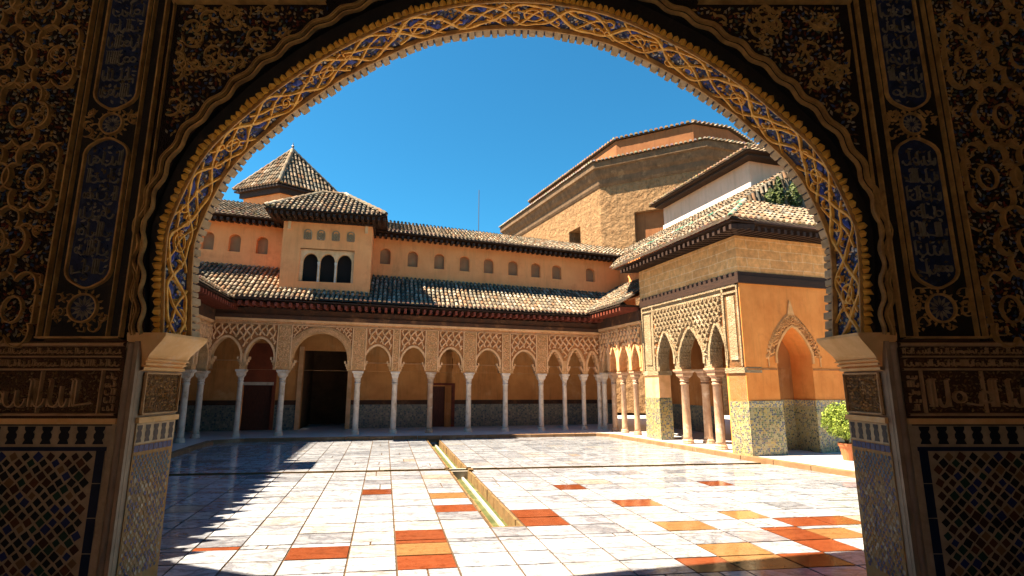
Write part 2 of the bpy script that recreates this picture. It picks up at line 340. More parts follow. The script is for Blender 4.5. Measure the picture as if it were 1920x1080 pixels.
def sebka(mb, a0, a1, z0, z1, d, ops, step=.3, wd=.055, proud=.045, margin=.14):
    """diamond lattice of curved ribs carved above arches"""
    n = int((a1-a0)/step)+1; H = z1-z0
    for sgn in (1, -1):
        k = -int(H/(step*1.5))-3
        while a0+k*step < a1+H:
            run = []
            for i in range(60):
                z = z0+H*i/59; t = (z-z0)/(step*1.5)
                x = a0+k*step+(sgn*t*step*1.0)+.10*step*sin(t*2*pi) + (0 if sgn > 0 else H/1.5)
                ok = a0+wd*.5 < x < a1-wd*.5 and not any(inside(o, x, z, margin) for o in ops)
                if ok: run.append((x, z))
                if (not ok or i == 59) and run:
                    if len(run) > 2:
                        pv = None
                        for q in range(len(run)):
                            A = run[max(q-1, 0)]; B = run[min(q+1, len(run)-1)]; dx, dz = B[0]-A[0], B[1]-A[1]; l = sqrt(dx*dx+dz*dz); nx, nz = -dz/l*wd/2, dx/l*wd/2
                            X, Z = run[q]; r = [mb.p(X+nx, d+.005, Z+nz), mb.p(X+nx*.5, d-proud, Z+nz*.5), mb.p(X-nx*.5, d-proud, Z-nz*.5), mb.p(X-nx, d+.005, Z-nz)]
                            if pv:
                                for e in range(3): mb.idx((pv[e], pv[e+1], r[e+1], r[e]))
                            pv = r
                    run = []
            k += 1
TC = [tuple(.92*v for v in c) for c in [(0.342, 0.27, 0.194), (0.27, 0.211, 0.149), (0.396, 0.324, 0.243), (0.216, 0.171, 0.122), (0.342, 0.243, 0.162), (0.288, 0.176, 0.108), (0.45, 0.387, 0.306), (0.171, 0.149, 0.113), (0.261, 0.234, 0.18), (0.198, 0.189, 0.162)]]
def tile_patch(mb, under, P0, P1, Q0, Q1, sp=.195, cl=.352, cols=TC, endcol=(.50, .33, .20)):
    """barrel tiles from the eave P0-P1 up to the ridge Q0-Q1"""
    P0, P1, Q0, Q1 = map(Vector, (P0, P1, Q0, Q1)); e = (P1-P0); Ln = e.length; e.normalize()
    n = e.cross(Q0-P0).normalized()
    if n.z < 0: n = -n
    up = n.cross(e).normalized()
    if up.z < 0: up = -up
    s0, T = (Q0-P0).dot(e), (Q0-P0).dot(up); s1 = (Q1-P0).dot(e)
    under.face([tuple(q-n*.04) for q in (P0, P1, Q1, Q0)], (1, 1, 1))
    lo, hi = min(0, s0), max(Ln, s1); k = 0; s = lo+sp/2
    while s < hi:
        t0, t1 = 0.0, T
        if s0 > 0 and s < s0: t1 = min(t1, s/s0*T)
        if s0 < 0 and s < 0: t0 = max(t0, s/s0*T)
        if s1 < Ln and s > s1: t1 = min(t1, (Ln-s)/(Ln-s1)*T)
        if s1 > Ln and s > Ln: t0 = max(t0, (s-Ln)/(s1-Ln)*T)
        t = math.floor(t0/cl)*cl; first = t0 == 0
        rowtone = random.uniform(.8, 1.12); slip = random.uniform(-.05, .05)
        while t < t1:
            ta = max(t, t0)+(slip if t > 0 else 0); tb = min(t+cl*1.12, t1+.03)
            if tb-ta > .05:
                b = random.choice(cols); g = rowtone*random.uniform(.85, 1.12); c = tuple(x*g for x in b)
                r0 = sp*.345*random.uniform(.95, 1.05); r1 = r0*.84; ss = s+random.uniform(-.012, .012)*1.2; jt = random.uniform(-.02, .02) if not first or t > 0 else random.uniform(-.015, .025)
                A = []; B = []
                for q in range(6):
                    an = pi*q/5; A.append(P0+e*(ss-cos(an)*r0)+up*(ta-jt)+n*(sin(an)*r0*1.05+.03)); B.append(P0+e*(ss-cos(an)*r1)+up*(tb-jt)+n*(sin(an)*r1+.0))
                ia = [mb.p(*q) for q in A]; ib = [mb.p(*q) for q in B]
                for q in range(5): mb.idx((ia[q], ia[q+1], ib[q+1], ib[q]), c)
                if t == 0: mb.idx(ia[::-1], tuple(x*random.uniform(.8, 1.15) for x in endcol))
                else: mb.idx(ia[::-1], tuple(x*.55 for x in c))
            t += cl
        s += sp; k += 1
def ridge_tiles(mb, A, B, r=.12, cl=.4, cols=TC):
    A, B = Vector(A), Vector(B); d = B-A; L = d.length; d.normalize(); u = d.cross(Vector((0, 0, 1))).normalized(); v = u.cross(d)
    t = 0
    while t < L:
        c = random.choice(cols); t2 = min(L, t+cl*1.1); ia = []; ib = []
        for q in range(7):
            an = pi*q/6; ia.append(mb.p(*(A+d*t+u*cos(an)*r+v*(sin(an)*r+.02)))); ib.append(mb.p(*(A+d*t2+u*cos(an)*r*.85+v*sin(an)*r*.9)))
        for q in range(6): mb.idx((ia[q], ia[q+1], ib[q+1], ib[q]), c)
        mb.idx(ia[::-1], c); t += cl
def rafters(mb, a0, a1, d_in, d_out, z_in, z_out, step=.3, w=.11, h=.14):
    """rafter tails under an eave"""
    a = a0+step/2
    while a < a1:
        x0, x1 = a-w/2, a+w/2
        p = [(x, d, z+dz) for (d, z) in ((d_in, z_in), (d_out, z_out)) for x in (x0, x1) for dz in (-h, 0)]
        i = [mb.p(*q) for q in p]
        for f in ((0, 1, 3, 2), (4, 6, 7, 5), (0, 4, 5, 1), (2, 3, 7, 6), (0, 2, 6, 4), (1, 5, 7, 3)): mb.idx([i[k] for k in f])
        a += step
def column(par, u, v, z0, z1, mat, T=None, W=None, r=.115, capw=.20):
    """slender column: shaft, with capital and base as pieces of it"""
    hz = z1-.42
    m = MB(T, W); m.lathe(u, v, [(r*1.12, z0+.16), (r*1.02, z0+.24), (r, z0+.6), (r*.93, hz-.12), (r*1.1, hz-.1), (r*1.1, hz-.06), (r*.93, hz-.04), (r*.93, hz)])
    c = m.build('column', mat, par, True)
    for pz in c.data.polygons: pz.use_smooth = len(pz.vertices) == 4
    m = MB(T, W); m.lathe(u, v, [(r*1.5, z0), (r*1.5, z0+.05), (r*1.35, z0+.07), (r*1.4, z0+.11), (r*1.12, z0+.16)]); m.build('base', mat, c)
    m = MB(T, W); m.lathe(u, v, [(r*.95, hz), (r*1.15, hz+.03), (r*1.0, hz+.06), (r*1.15, hz+.12)], 12)
    m.lathe(u, v, [(r*.85, hz+.12), (capw*.8, hz+.2), (capw*.85, hz+.30), (capw*.95, hz+.32), (capw*1.1, hz+.36), (capw*1.1, z1)], sq=True); m.build('capital', mat, c)
    return c
def rot(X0, Y0, deg):
    c, s = cos(radians(deg)), sin(radians(deg)); return lambda u, v: (X0+u*c-v*s, Y0+u*s+v*c)
FAo, FAa = (0, 22.65), 13.2; RIo, RIa = (6.74, 14.95), 17.5; LEo, LEa = (-12.3, 20.0), 14.0
FA = rot(*FAo, FAa); RI = rot(*RIo, RIa); LE = rot(*LEo, LEa)

# ------------------------------------------------------------------ ground, paving, channels
m = MB(); m.face([(-600, -600, -.45), (600, -600, -.45), (600, 900, -.45), (-600, 900, -.45)]); structure(m.build('ground', EARTH))
Og = (-.06, 8.18); gr_, gd_ = (cos(radians(7)), sin(radians(7))), (-sin(radians(13.7)), cos(radians(13.7)))
def G(a, b, z=0): return (Og[0]+a*gr_[0]+b*gd_[0], Og[1]+a*gr_[1]+b*gd_[1], z)
def Ginv(X, Y):
    X -= Og[0]; Y -= Og[1]; det = gr_[0]*gd_[1]-gr_[1]*gd_[0]; return ((X*gd_[1]-Y*gd_[0])/det, (gr_[0]*Y-gr_[1]*X)/det)
CW = .235; XB0, XB1 = 5.28, 5.52
m = MB(G)
for a0, a1, b0, b1 in ((-16, 14, -3.2, 0), (-16, -CW, 0, XB0), (CW, 14, 0, XB0), (-16, -CW, XB1, 14), (CW, 14, XB1, 14)):
    m.box(a0, a1, b0, b1, -.4, -.012)
structure(m.build('ground', GROUT))
TERR = [(770, 1000), (770, 1018), (770, 1065), (545, 1045), (695, 919), (852, 947), (1012, 965), (1012, 978), (1057, 915), (1182, 945), (1500, 1012), (1470, 990), (1545, 1012), (1480, 975), (1580, 968), (1300, 1052), (1330, 905), (1560, 1060), (380, 1028)]
PEACH = [(770, 1040), (445, 1028), (1440, 1040), (1400, 972), (1240, 985), (850, 930), (1335, 1022), (1530, 992), (600, 1028)]
def pix(px, py):      # ground point the old photograph shows at this spot, used to list which slabs are terracotta
    th = math.atan(180/960); a = 540-py; rx, ry, rz = px-960, -a*sin(th)+960*cos(th), a*cos(th)+960*sin(th); t = -2.1/rz; return Ginv(rx*t, ry*t)
TERR = [pix(*q) for q in TERR]; PEACH = [pix(*q) for q in PEACH]
m = MB(); rows = [-3.15]
rt = random.Random(5)
while rows[-1] < 0: rows.append(min(0, rows[-1]+.50))
rows[-1] = 0.0; rows[-2] = -.5
b = 0.0
while b < XB0-.2: b = min(XB0, b+.52 if XB0-(b+.52) > .25 else XB0); rows.append(b)
rows2 = [XB1]
while rows2[-1] < 13.5: rows2.append(rows2[-1]+.47)
colsL = [CW+.03]; 
while colsL[-1] < 13: colsL.append(colsL[-1]+rt.choice((.58, .64, .70, .76)))
def slab(a0, a1, b0, b1, ):
    ca, cb = (a0+a1)/2, (b0+b1)/2
    X, Y, _ = G(ca, cb)
    if Y < 4.6: return
    g = rt.uniform(.80, 1.02); c = (.42*g, .455*g, .52*g)
    k = rt.random()
    if k < .11: c = (.29*g, .315*g, .37*g)
    elif k < .17: c = (.42, .42, .43)
    elif k < .185: c = (.40, .33, .29)
    for ta, tb in PEACH:
        if a0 <= ta < a1 and b0 <= tb < b1: c = (.275*g, .15*g, .06*g)
    for ta, tb in TERR:
        if a0 <= ta < a1 and b0 <= tb < b1: c = (.205*g, .052*g, .02*g)
    gp = .012; dz = rt.uniform(-.0025, .0025); tl = rt.uniform(-.0015, .0015)
    q = [(a0+gp, b0+gp, dz-tl), (a1-gp, b0+gp, dz+tl), (a1-gp, b1-gp, dz+tl), (a0+gp, b1-gp, dz-tl)]
    ti = [m.p(*G(*x)) for x in q]; bi = [m.p(*G(x[0]+0, x[1], -.014)) for i, x in enumerate(q)]
    m.idx(ti, c)
    for i in range(4): m.idx((bi[i], bi[(i+1) % 4], ti[(i+1) % 4], ti[i]), tuple(x*.6 for x in c))
for rr in (rows, rows2):
    for b0, b1 in zip(rr, rr[1:]):
        for sg in (1, -1):
            cs = list(colsL)
            for a0, a1 in zip(cs, cs[1:]):
                if rt.random() < .11 and not any(a0 <= sg*ta < a1 and b0 <= tb < b1 for ta, tb in TERR+PEACH): am = a0+(a1-a0)*rt.uniform(.4, .6); parts = [(a0, am), (am, a1)]
                else: parts = [(a0, a1)]
                for p0, p1 in parts: slab(*( (p0, p1) if sg > 0 else (-p1, -p0)), b0, b1)
        if b1 <= 0: slab(-CW-.03, CW+.03, b0, b1)
structure(m.build('pavement', FLOOR))
m = MB(G)
m.face([(-CW, 0, -.20), (CW, 0, -.20), (CW, 14, -.20), (-CW, 14, -.20)]); m.face([(-16, XB0, -.17), (14, XB0, -.17), (14, XB1, -.17), (-16, XB1, -.17)])
ch = structure(m.build('water_channel', MOSS))
m = MB(G); m.box(.05, .10, .0, XB0-.05, -.199, -.15); m.box(.05, .10, XB1+.1, 14, -.199, -.15); m.box(-CW-.02, CW+.02, XB0-.10, XB0-.03, -.199, -.01); m.box(-CW-.02, CW+.02, XB1+.03, XB1+.10, -.199, -.01); structure(m.build('kerb', CHST))
m = MB(G)
rc = random.Random(9)
for a0, a1, b0, b1 in ((CW-.03, CW+.004, 0, XB0-.1), (CW-.03, CW+.004, XB1+.1, 13.4), (-CW-.004, -CW+.02, 0, XB0-.1), (-CW-.004, -CW+.02, XB1+.1, 13.4)):
    b = b0
    while b < b1-.1: l = min(rc.uniform(.28, .46), b1-b); m.box(a0+rc.uniform(-.008, .008), a1, b+.006, b+l-.006, -.2, .006+rc.uniform(-.006, .008)); b += l
for a0, a1 in ((-16, -CW), (CW, 14)):
    a = a0
    while a < a1-.1: l = min(rc.uniform(.5, .8), a1-a); m.box(a+.005, a+l-.005, XB1-.03, XB1+.004, -.2, .006+rc.uniform(-.005, .006)); m.box(a+.005, a+l-.005, XB0-.004, XB0+.02, -.2, .004+rc.uniform(-.005, .005)); a += l
m.box(-CW, CW, -.004, .03, -.2, .004); m.box(-CW-.1, -CW+.02, XB0-.05, XB0-.008, -.19, .03); m.box(-CW-.1, -CW+.02, XB1+.008, XB1+.05, -.19, .03); m.box(CW-.02, CW+.1, XB1+.008, XB1+.05, -.19, .03); m.box(CW-.03, CW+.08, XB0-.24, XB0-.1, -.2, .05)
structure(m.build('kerb', CHSIDE))
m = MB(); 
K = [(-11.6, 5.5), (-7.3-.25, 5.5), (-10.75, 19.0), (-9.9, 19.6), (3.45, 21.75), (4.0, 21.5), (6.55, 15.15), (7.9, 12.3), (8.6, 9.0), (8.6, 5.5), (16, 5.5), (16, 34), (-20, 34), (-20, 5.5)]
m.prism(K, -.3, .11); structure(m.build('pavement', WALK))
m = MB()
for (x0, y0), (x1, y1) in zip(K[1:9], K[2:10]):
    l = math.hypot(x1-x0, y1-y0); nx, ny = -(y1-y0)/l, (x1-x0)/l; nseg = max(1, int(l/.9))
    for i in range(nseg):
        t0, t1 = (i+.008)/nseg, (i+.992)/nseg; ax, ay = x0+(x1-x0)*t0, y0+(y1-y0)*t0; bx, by = x0+(x1-x0)*t1, y0+(y1-y0)*t1
        m.prism([(ax+nx*.14, ay+ny*.14), (bx+nx*.14, by+ny*.14), (bx-nx*.10, by-ny*.10), (ax-nx*.10, ay-ny*.10)], -.05, .118+random.uniform(-.004, .004))
structure(m.build('kerb', KERB))

# ------------------------------------------------------------------ far gallery wing
def WF(x, y, z): return (x, y, z-(x+4)*(.0037*z+.0036*max(0, z-5)))
far = thing('gallery_wing', 'long carved stucco arcade under two tiled roofs, across the courtyard from the gilded arch', 'building', (*FAo, 0), FAa)
def P(name, mat, fn, par=far, W=WF, T=None, smooth=False):
    mm = MB(T, W); fn(mm)
    if name in SPLIT: return [q.build(name, mat, par, smooth) for q in mm.split()][0]
    return mm.build(name, mat, par, smooth)
SPLIT = {'doorway_frame', 'dado', 'dado_band', 'pier_panel', 'string_course', 'pier', 'pier_cap', 'bracket', 'lattice_ground'}
ZC = 2.6; ST = 4.56
FOPS = [(-11.43, .52, 0, 3.12, 3.8, 'point'), (-10.2, .50, 0, 3.12, 3.78, 'point'), (-7.95, 1.05, 0, 3.02, 4.08, 'round'), (-5.72, .50, 0, 3.05, 3.63, 'point'), (-4.25, .48, 0, 3.05, 3.62, 'point'),
        (-2.69, .46, 0, 3.05, 3.6, 'point'), (-1.07, .50, 0, 3.05, 3.6, 'point'), (.55, .50, 0, 3.05, 3.58, 'point'), (1.95, .34, 0, 3.0, 3.62, 'muq'), (2.95, .36, 0, 3.0, 3.72, 'muq'), (3.75, .24, 0, 3.0, 3.62, 'muq')]
P('arcade_wall', STUC, lambda q: wall(q, -12.05, 4.2, ZC, ST, 0, .34, FOPS))
for i, o in enumerate(FOPS):
    def f(q):
        arch_ring(q, o, .20 if i == 2 else .075, 0, .03)
        if i == 2:
            for k in range(44):                      # notched outer edge of the great arch
                t = pi*k/43; r = 1.05+.23; q.box(o[0]-cos(t)*r*1.0-.03, o[0]-cos(t)*r+.03, -.06, .0, o[3]+sin(t)*r-.03, o[3]+sin(t)*r+.03)
                r = 1.05+.05; q.box(o[0]-cos(t)*r*1.0-.02, o[0]-cos(t)*r+.02, -.055, .0, o[3]+sin(t)*r-.02, o[3]+sin(t)*r+.02)
    P('arch_moulding', STUC if i == 2 else STUCP, f)
PIERS = [(-9.33, .26), (-6.46, .26), (-4.97, .13), (-3.5, .26), (-1.87, .27), (-.26, .17), (1.36, .25)]
def f(q):
    for u, hw in PIERS: q.box(u-hw, u+hw, -.05, .005, ZC+.04, ST-.22)
P('pier_panel', STUCM, f)
rq = random.Random(17)
def lumps(q, n, inreg, d, sz, rr):
    """small carved leaves standing proud of a wall"""
    for k in range(n):
        p = inreg(rr)
        if p is None: continue
        x, z = p; a = rr.choice((.8, -.8, 1.57, 0, 2.3)); c, s_ = cos(a)*sz, sin(a)*sz
        i = [q.p(x-c, d+.002, z-s_), q.p(x+c, d+.002, z+s_), q.p(x-s_*.5, d+.002, z+c*.5), q.p(x+s_*.5, d+.002, z-c*.5), q.p(x, d-sz*.75, z)]
        for fc in ((0, 3, 4), (3, 1, 4), (1, 2, 4), (2, 0, 4)): q.idx([i[j] for j in fc])
for u, hw in PIERS: P('leaf_pattern', STUCP, lambda q: lumps(q, int(900*hw), lambda r: (u+r.uniform(-hw+.05, hw-.05), r.uniform(ZC+.1, ST-.28)), -.05, .042, rq))
P('leaf_pattern', STUCP, lambda q: lumps(q, 420, lambda r: next(((x, z) for x, z in [((lambda t, R: (-7.95+cos(t)*R, 3.02+sin(t)*R))(r.uniform(0, pi), r.uniform(1.09, 1.22)))]), None), -.03, .035, rq))
def ground(q, a0, a1, z0, z1, d, ops, mg=.09):
    n = int((a1-a0)/.04)+1
    for i in range(n):
        x = a0+(a1-a0)*i/n; x1 = a0+(a1-a0)*(i+1)/n; b = z0
        for o in ops:
            t = ((x+x1)/2-o[0])/(o[1]+mg)
            if abs(t) < 1: b = max(b, o[3]+(o[4]-o[3]+mg)*prof('round' if o[5] == 'muq' else o[5], t))
        if b < z1: q.idx([q.p(x, d, b), q.p(x1, d, b), q.p(x1, d, z1), q.p(x, d, z1)])
for (a0, a1) in ((-12.0, -9.62), (-6.15, -5.12), (-4.8, -3.78), (-3.22, -2.16), (-1.58, -.45), (-.07, 1.1), (1.65, 4.1)):
    lt = P('lattice_relief', STUCP, lambda q: sebka(q, a0, a1, 3.0, ST-.24, -.006, FOPS, step=.27, wd=.07, proud=.07))
    P('recess_shade', STUCD, lambda q: ground(q, a0, a1, 3.2, ST-.24, -.006, FOPS), lt)  # backing sheet with the recess shade in its colour
lt = P('lattice_relief', STUCP, lambda q: sebka(q, -9.05, -6.75, 3.3, ST-.24, -.006, [FOPS[2]], step=.17, wd=.045, proud=.05, margin=.29))
P('recess_shade', STUCD, lambda q: ground(q, -9.05, -6.75, 3.3, ST-.24, -.006, [FOPS[2]], .28), lt)
def f(q):
    q.box(-12.0, 4.15, -.06, .003, ST-.09, ST); q.box(-12.0, 4.15, -.04, .003, ST-.22, ST-.19)
    for u, hw in PIERS:
        for s in (-1, 1): q.box(u+s*hw-.02, u+s*hw+.02, -.07, .002, ZC+.05, ST-.22)
P('frieze', STUCP, f)
P('leaf_pattern', STUCP, lambda q: lumps(q, 1100, lambda r: (r.uniform(-12, 4.1), r.uniform(ST-.175, ST-.10)), 0, .03, rq))
def f(q):
    for o in FOPS:                      # scalloped corbels where each arch meets its capital
        for s in (-1, 1):
            for k in range(3): q.box(o[0]+s*(o[1]-.045*k)-.03, o[0]+s*(o[1]-.045*k)+.03, .02, .3, o[3]-.34+.1*k, o[3]-.24+.1*k)
P('corbel_edging', STUCP, f)
P('beam', BEAMW, lambda q: (q.box(-12.6, 4.7, -.10, .40, ST+.002, ST+.16), q.box(-12.6, 4.7, -.04, .36, ST+.162, ST+.40)))
P('rafters', RAFT, lambda q: rafters(q, -12.6, 4.3, .3, -.86, 5.17, 5.12, .26, .10, .15))
P('soffit', WOOD, lambda q: q.box(-12.9, 5.5, -.90, .5, 5.175, 5.21))
EZ = 5.30; SL = (6.86-EZ)/2.4
def f2(name, args, W, par, uc=UNDER, **kw):
    if W is WF: kw['sp'] = .185; kw['cl'] = .34
    q = MB(None, W); un = MB(None, W)
    for a in args: tile_patch(q, un, *a, **kw)
    r = q.build(name, TILE, par); un.build('roof_bed', uc, r); return r
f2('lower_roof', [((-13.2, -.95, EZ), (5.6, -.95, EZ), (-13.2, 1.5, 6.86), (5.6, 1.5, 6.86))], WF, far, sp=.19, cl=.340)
FWIN = [(u, .23, 7.42+d, 7.95+d, 8.15+d, 'round') for u, d in ((-13.0, 0), (-11.95, 0), (-10.85, 0), (-5.62, .02), (-4.38, .0), (-3.15, 0), (-1.96, .0), (-.8, 0), (.4, .0), (1.55, 0), (2.62, 0), (4.38, .02))]
P('upper_wall', PINK, lambda q: wall(q, -15, 6.8, 6.3, 8.72, 1.5, 1.95, FWIN))
for o in FWIN:
    wi = P('window', WINR, lambda q: q.box(o[0]-.25, o[0]+.25, 1.70, 1.76, o[2]-.03, o[4]+.03))
    def f(q):
        big = (o[0], o[1]+.03, 0, o[3], o[4]+.03, 'round'); arch_ring(q, big, .035, 1.5, .012)
        for s in (-1, 1): q.box(o[0]+s*(o[1]+.03)-.015, o[0]+s*(o[1]+.03)+.015, 1.485, 1.51, o[2], o[3]-.2)
    P('frame', PINK, f, wi)
P('upper_rafters', WOOD, lambda q: rafters(q, -14.5, 6.5, 1.55, .84, 8.74, 8.66, .25, .11, .13))
P('upper_soffit', WOOD, lambda q: q.box(-15, 6.9, .80, 1.9, 8.745, 8.775))
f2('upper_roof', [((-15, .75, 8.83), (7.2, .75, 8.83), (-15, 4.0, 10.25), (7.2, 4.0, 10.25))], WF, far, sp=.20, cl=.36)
P('rear_slope', UNDER, lambda q: (q.face([(-15, 4.0, 10.2), (7.2, 4.0, 10.2), (7.2, 7, 8.8), (-15, 7, 8.8)]), q.box(-15, 6.8, 6.5, 6.8, 0, 8.8)))
DOPS = [(-10.85, .62, 0, 2.0, 2.0, 'rect'), (-8.05, .98, 0, 3.55, 3.55, 'rect'), (-2.78, .5, 0, 2.0, 2.0, 'rect'), (-2.42, .17, 2.85, 3.35, 3.35, 'rect')]
P('back_wall', OCHRE2, lambda q: wall(q, -19, 6, .1, 5.1, 3.0, 3.3, DOPS))
P('string_course', STUCP, lambda q: [q.box(a, b, 2.95, 2.999, 3.02, 3.07) for a, b in ((-14, -9.1), (-7.0, 6))])
def f(q):
    for a, b in ((-14, -11.6), (-10.1, -9.1), (-7.0, -3.4), (-2.15, 6)): q.box(a, b, 2.97, 2.998, .1, 1.16)
P('dado', DADO, f)
def f(q):
    for a, b in ((-14, -11.6), (-10.1, -9.1), (-7.0, -3.4), (-2.15, 6)): q.box(a, b, 2.962, 2.998, 1.16, 1.36); 
P('dado_band', BEAMW, f)
P('red_recess', DRED, lambda q: wall(q, -11.55, -10.12, .12, 3.8, 2.94, 2.995, [(-10.85, .6, 0, 2.0, 2.0, 'rect')]))
dl = P('door', DOORW, lambda q: q.box(-11.45, -10.25, 3.1, 3.16, .1, 2.0)); P('lintel', MARB, lambda q: q.box(-11.5, -10.2, 2.90, 2.94, 2.0, 2.13), dl)
d3 = P('door', DOORW, lambda q: q.box(-3.28, -2.28, 3.15, 3.2, .1, 2.0)); P('door_frame', RAFT, lambda q: (q.box(-2.28, -2.12, 2.93, 2.999, .1, 2.05), q.box(-3.4, -3.28, 2.93, 2.999, .1, 2.05), q.box(-3.4, -2.12, 2.93, 2.999, 2.051, 2.15)), d3)
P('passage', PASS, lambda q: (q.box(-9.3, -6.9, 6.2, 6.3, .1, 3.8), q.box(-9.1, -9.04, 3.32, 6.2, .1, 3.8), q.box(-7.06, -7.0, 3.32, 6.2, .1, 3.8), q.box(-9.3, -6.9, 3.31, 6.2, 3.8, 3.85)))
P('doorway_frame', STUCP, lambda q: (q.box(-9.22, -9.03, 2.9, 2.999, .1, 3.7), q.box(-7.07, -6.88, 2.9, 2.999, .1, 3.7)))
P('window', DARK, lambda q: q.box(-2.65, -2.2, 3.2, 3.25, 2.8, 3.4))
P('gallery_ceiling', WOOD, lambda q: q.box(-18, 6, .36, 3.1, 4.72, 4.8))
for i, u in enumerate((-10.85, -9.33, -6.46, -4.97, -3.5, -1.87, -.26, 1.36, 2.46, 3.36, 4.12)):
    column(far, u, .17, .11, ZC, MARBR if i in (4,) else MARB, None, WF, .115 if i not in (0, 8, 9, 10) else .10, .2 if i in (1, 2, 4, 5, 7) else .17)

# ------------------------------------------------------------------ mirador, hip tower, antenna
mir = thing('mirador', 'projecting pink lookout block with a triple arched dark window, above the tiled gallery roof', 'building', (*FAo, 0), FAa)
MU0, MU1 = -9.68, -6.16; MF = -.30
MOPS = [(-8.57, .29, 6.22, 7.05, 7.42, 'round'), (-7.9, .29, 6.22, 7.05, 7.42, 'round'), (-7.23, .29, 6.22, 7.05, 7.42, 'round')]
P('front_wall', PINK, lambda q: (wall(q, MU0, -8.98, 5.45, 8.85, MF, 2.2, []), wall(q, -6.84, MU1, 5.45, 8.85, MF, 2.2, []), wall(q, -8.98, -6.84, 7.58, 8.85, MF, 2.2, []), wall(q, -8.98, -6.84, 5.45, 6.2, MF, 2.2, [])), mir, None)
P('window_screen', STUCP, lambda q: wall(q, -8.98, -6.84, 6.2, 7.58, MF+.12, MF+.32, MOPS), mir, None)
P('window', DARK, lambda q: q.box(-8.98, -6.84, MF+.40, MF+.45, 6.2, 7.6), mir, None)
for u in (-8.235, -7.565):
    P('colonette', MARB, lambda q: q.lathe(u, MF+.12, [(.05, 6.2), (.05, 6.25), (.03, 6.28), (.03, 6.9), (.05, 6.95), (.065, 7.05)], 8), mir, None)
for u in (-8.72, -8.2, -7.62, -7.02):
    g = P('window', WINR, lambda q: q.box(u-.13, u+.13, MF-.012, MF+.0, 7.95, 8.25), mir, None)
    P('tracery', STUCL, lambda q: (arch_ring(q, (u, .13, 0, 8.22, 8.36, 'round'), .03, MF, .03), sebka(q, u-.12, u+.12, 7.95, 8.28, MF-.012, [], .1, .028, .02)), g, None)
P('bracket', STUCP, lambda q: [q.box(u-.06, u+.06, MF-.05, MF, 8.35, 8.72) for u in (-9.45, -6.4)], mir, None)
P('rafters', WOOD, lambda q: (rafters(q, MU0-.5, MU1+.5, MF+.2, -1.12, 8.9, 8.86, .22, .1, .14), q.box(MU0-.6, MU1+.6, -1.14, 3.0, 8.905, 8.93), q.box(MU0-.1, MU1+.1, MF-.1, 2.3, 8.68, 8.76)), mir, None)
e0, e1, e2, e3 = (-10.25, -1.2, 8.98), (-5.62, -1.2, 8.98), (-5.62, 3.2, 8.98), (-10.25, 3.2, 8.98); ra, rb = (-8.45, 1.2, 10.55), (-7.5, 1.2, 10.55)
mr = f2('hip_roof', [(e0, e1, ra, rb), (e1, e2, rb, rb), (e3, e0, ra, ra)], None, mir, sp=.19, cl=.34)
def f(q):
    for a, b in ((ra, e0), (rb, e1), (ra, rb)): ridge_tiles(q, a, b, .11)
P('hip_ridge', TILE, f, mr, None)
P('rear_roof', UNDER, lambda q: q.face([e2, e3, ra, rb]), mir, None)

tw = thing('hip_tower', 'square pink tower with a pyramid tiled roof and small finial, behind the lookout', 'tower', (*FAo, 0), FAa)
cn, cl_, cr = Vector((-11.56, 6.7, 13)), Vector((-14.36, 8.57, 13)), Vector((-8.4, 8.6, 13)); cb = cl_+cr-cn; apx = (cl_+cr)/2; apx.z = 15.75
def ins(p, k=.16): c = (cl_+cr)/2; q = p+(c-p)*k; return (q.x, q.y)
P('wall', PINK, lambda q: q.prism([ins(p, .2) for p in (cn, cr, cb, cl_)], 6, 12.75), tw, None)
P('soffit', WOOD, lambda q: (q.prism([ins(p, .02) for p in (cn, cr, cb, cl_)], 12.82, 12.92), q.prism([ins(p, .12) for p in (cn, cr, cb, cl_)], 12.5, 12.82)), tw, None)
tr = f2('pyramid_roof', [(tuple(cl_), tuple(cn), tuple(apx), tuple(apx)), (tuple(cn), tuple(cr), tuple(apx), tuple(apx)), (tuple(cr), tuple(cb), tuple(apx), tuple(apx)), (tuple(cb), tuple(cl_), tuple(apx), tuple(apx))], None, tw, sp=.22, cl=.38)
P('hip_ridge', TILE, lambda q: [ridge_tiles(q, apx, p, .12) for p in (cl_, cn, cr)], tr, None)
P('finial', IRON, lambda q: q.lathe(apx.x, apx.y, [(.16, apx.z-.1), (.1, apx.z+.1), (.04, apx.z+.15), (.09, apx.z+.24), (.03, apx.z+.33), (.01, apx.z+.5)], 8), tw, None)
an = thing('antenna', 'thin metal aerial mast standing behind the far gallery roof against the sky', 'antenna', (*FAo, 0), FAa)
P('mast', IRON, lambda q: q.tube([(-.57, 6.0, 8), (-.57, 6.0, 13.25)], .022, 6), an, None)
P('mast_base', IRON, lambda q: q.box(-.68, -.46, 5.9, 6.1, 7.9, 8.1), an, None)

# ------------------------------------------------------------------ left wing (mostly outside the opening)
lw = thing('gallery_wing', 'shaded arcade beside the sunlit jamb, its eave throwing the toothed shadow', 'building', (*LEo, 0), LEa)
def TL(s, d, z): return (.55-d, s, z)           # faces the court (+u)
LOPS = [(-.95-1.55*k, .55, 0, 3.05, 3.68, 'point') for k in range(9)]
P('arcade_wall', STUC, lambda q: wall(q, -14.6, -.1, ZC, ST, 0, .34, LOPS), lw, None, TL)
lt = P('lattice_relief', STUCP, lambda q: sebka(q, -14, -.2, 3.0, ST-.2, -.006, LOPS, .27, .07, .07), lw, None, TL); P('recess_shade', STUCD, lambda q: ground(q, -14, -.2, 3.2, ST-.2, -.006, LOPS), lt, None, TL)
P('arch_moulding', STUCP, lambda q: [arch_ring(q, o, .1, 0, .03) for o in LOPS], lw, None, TL)
P('frieze', STUCP, lambda q: q.box(-14.6, -.1, -.06, 0, ST-.1, ST), lw, None, TL)
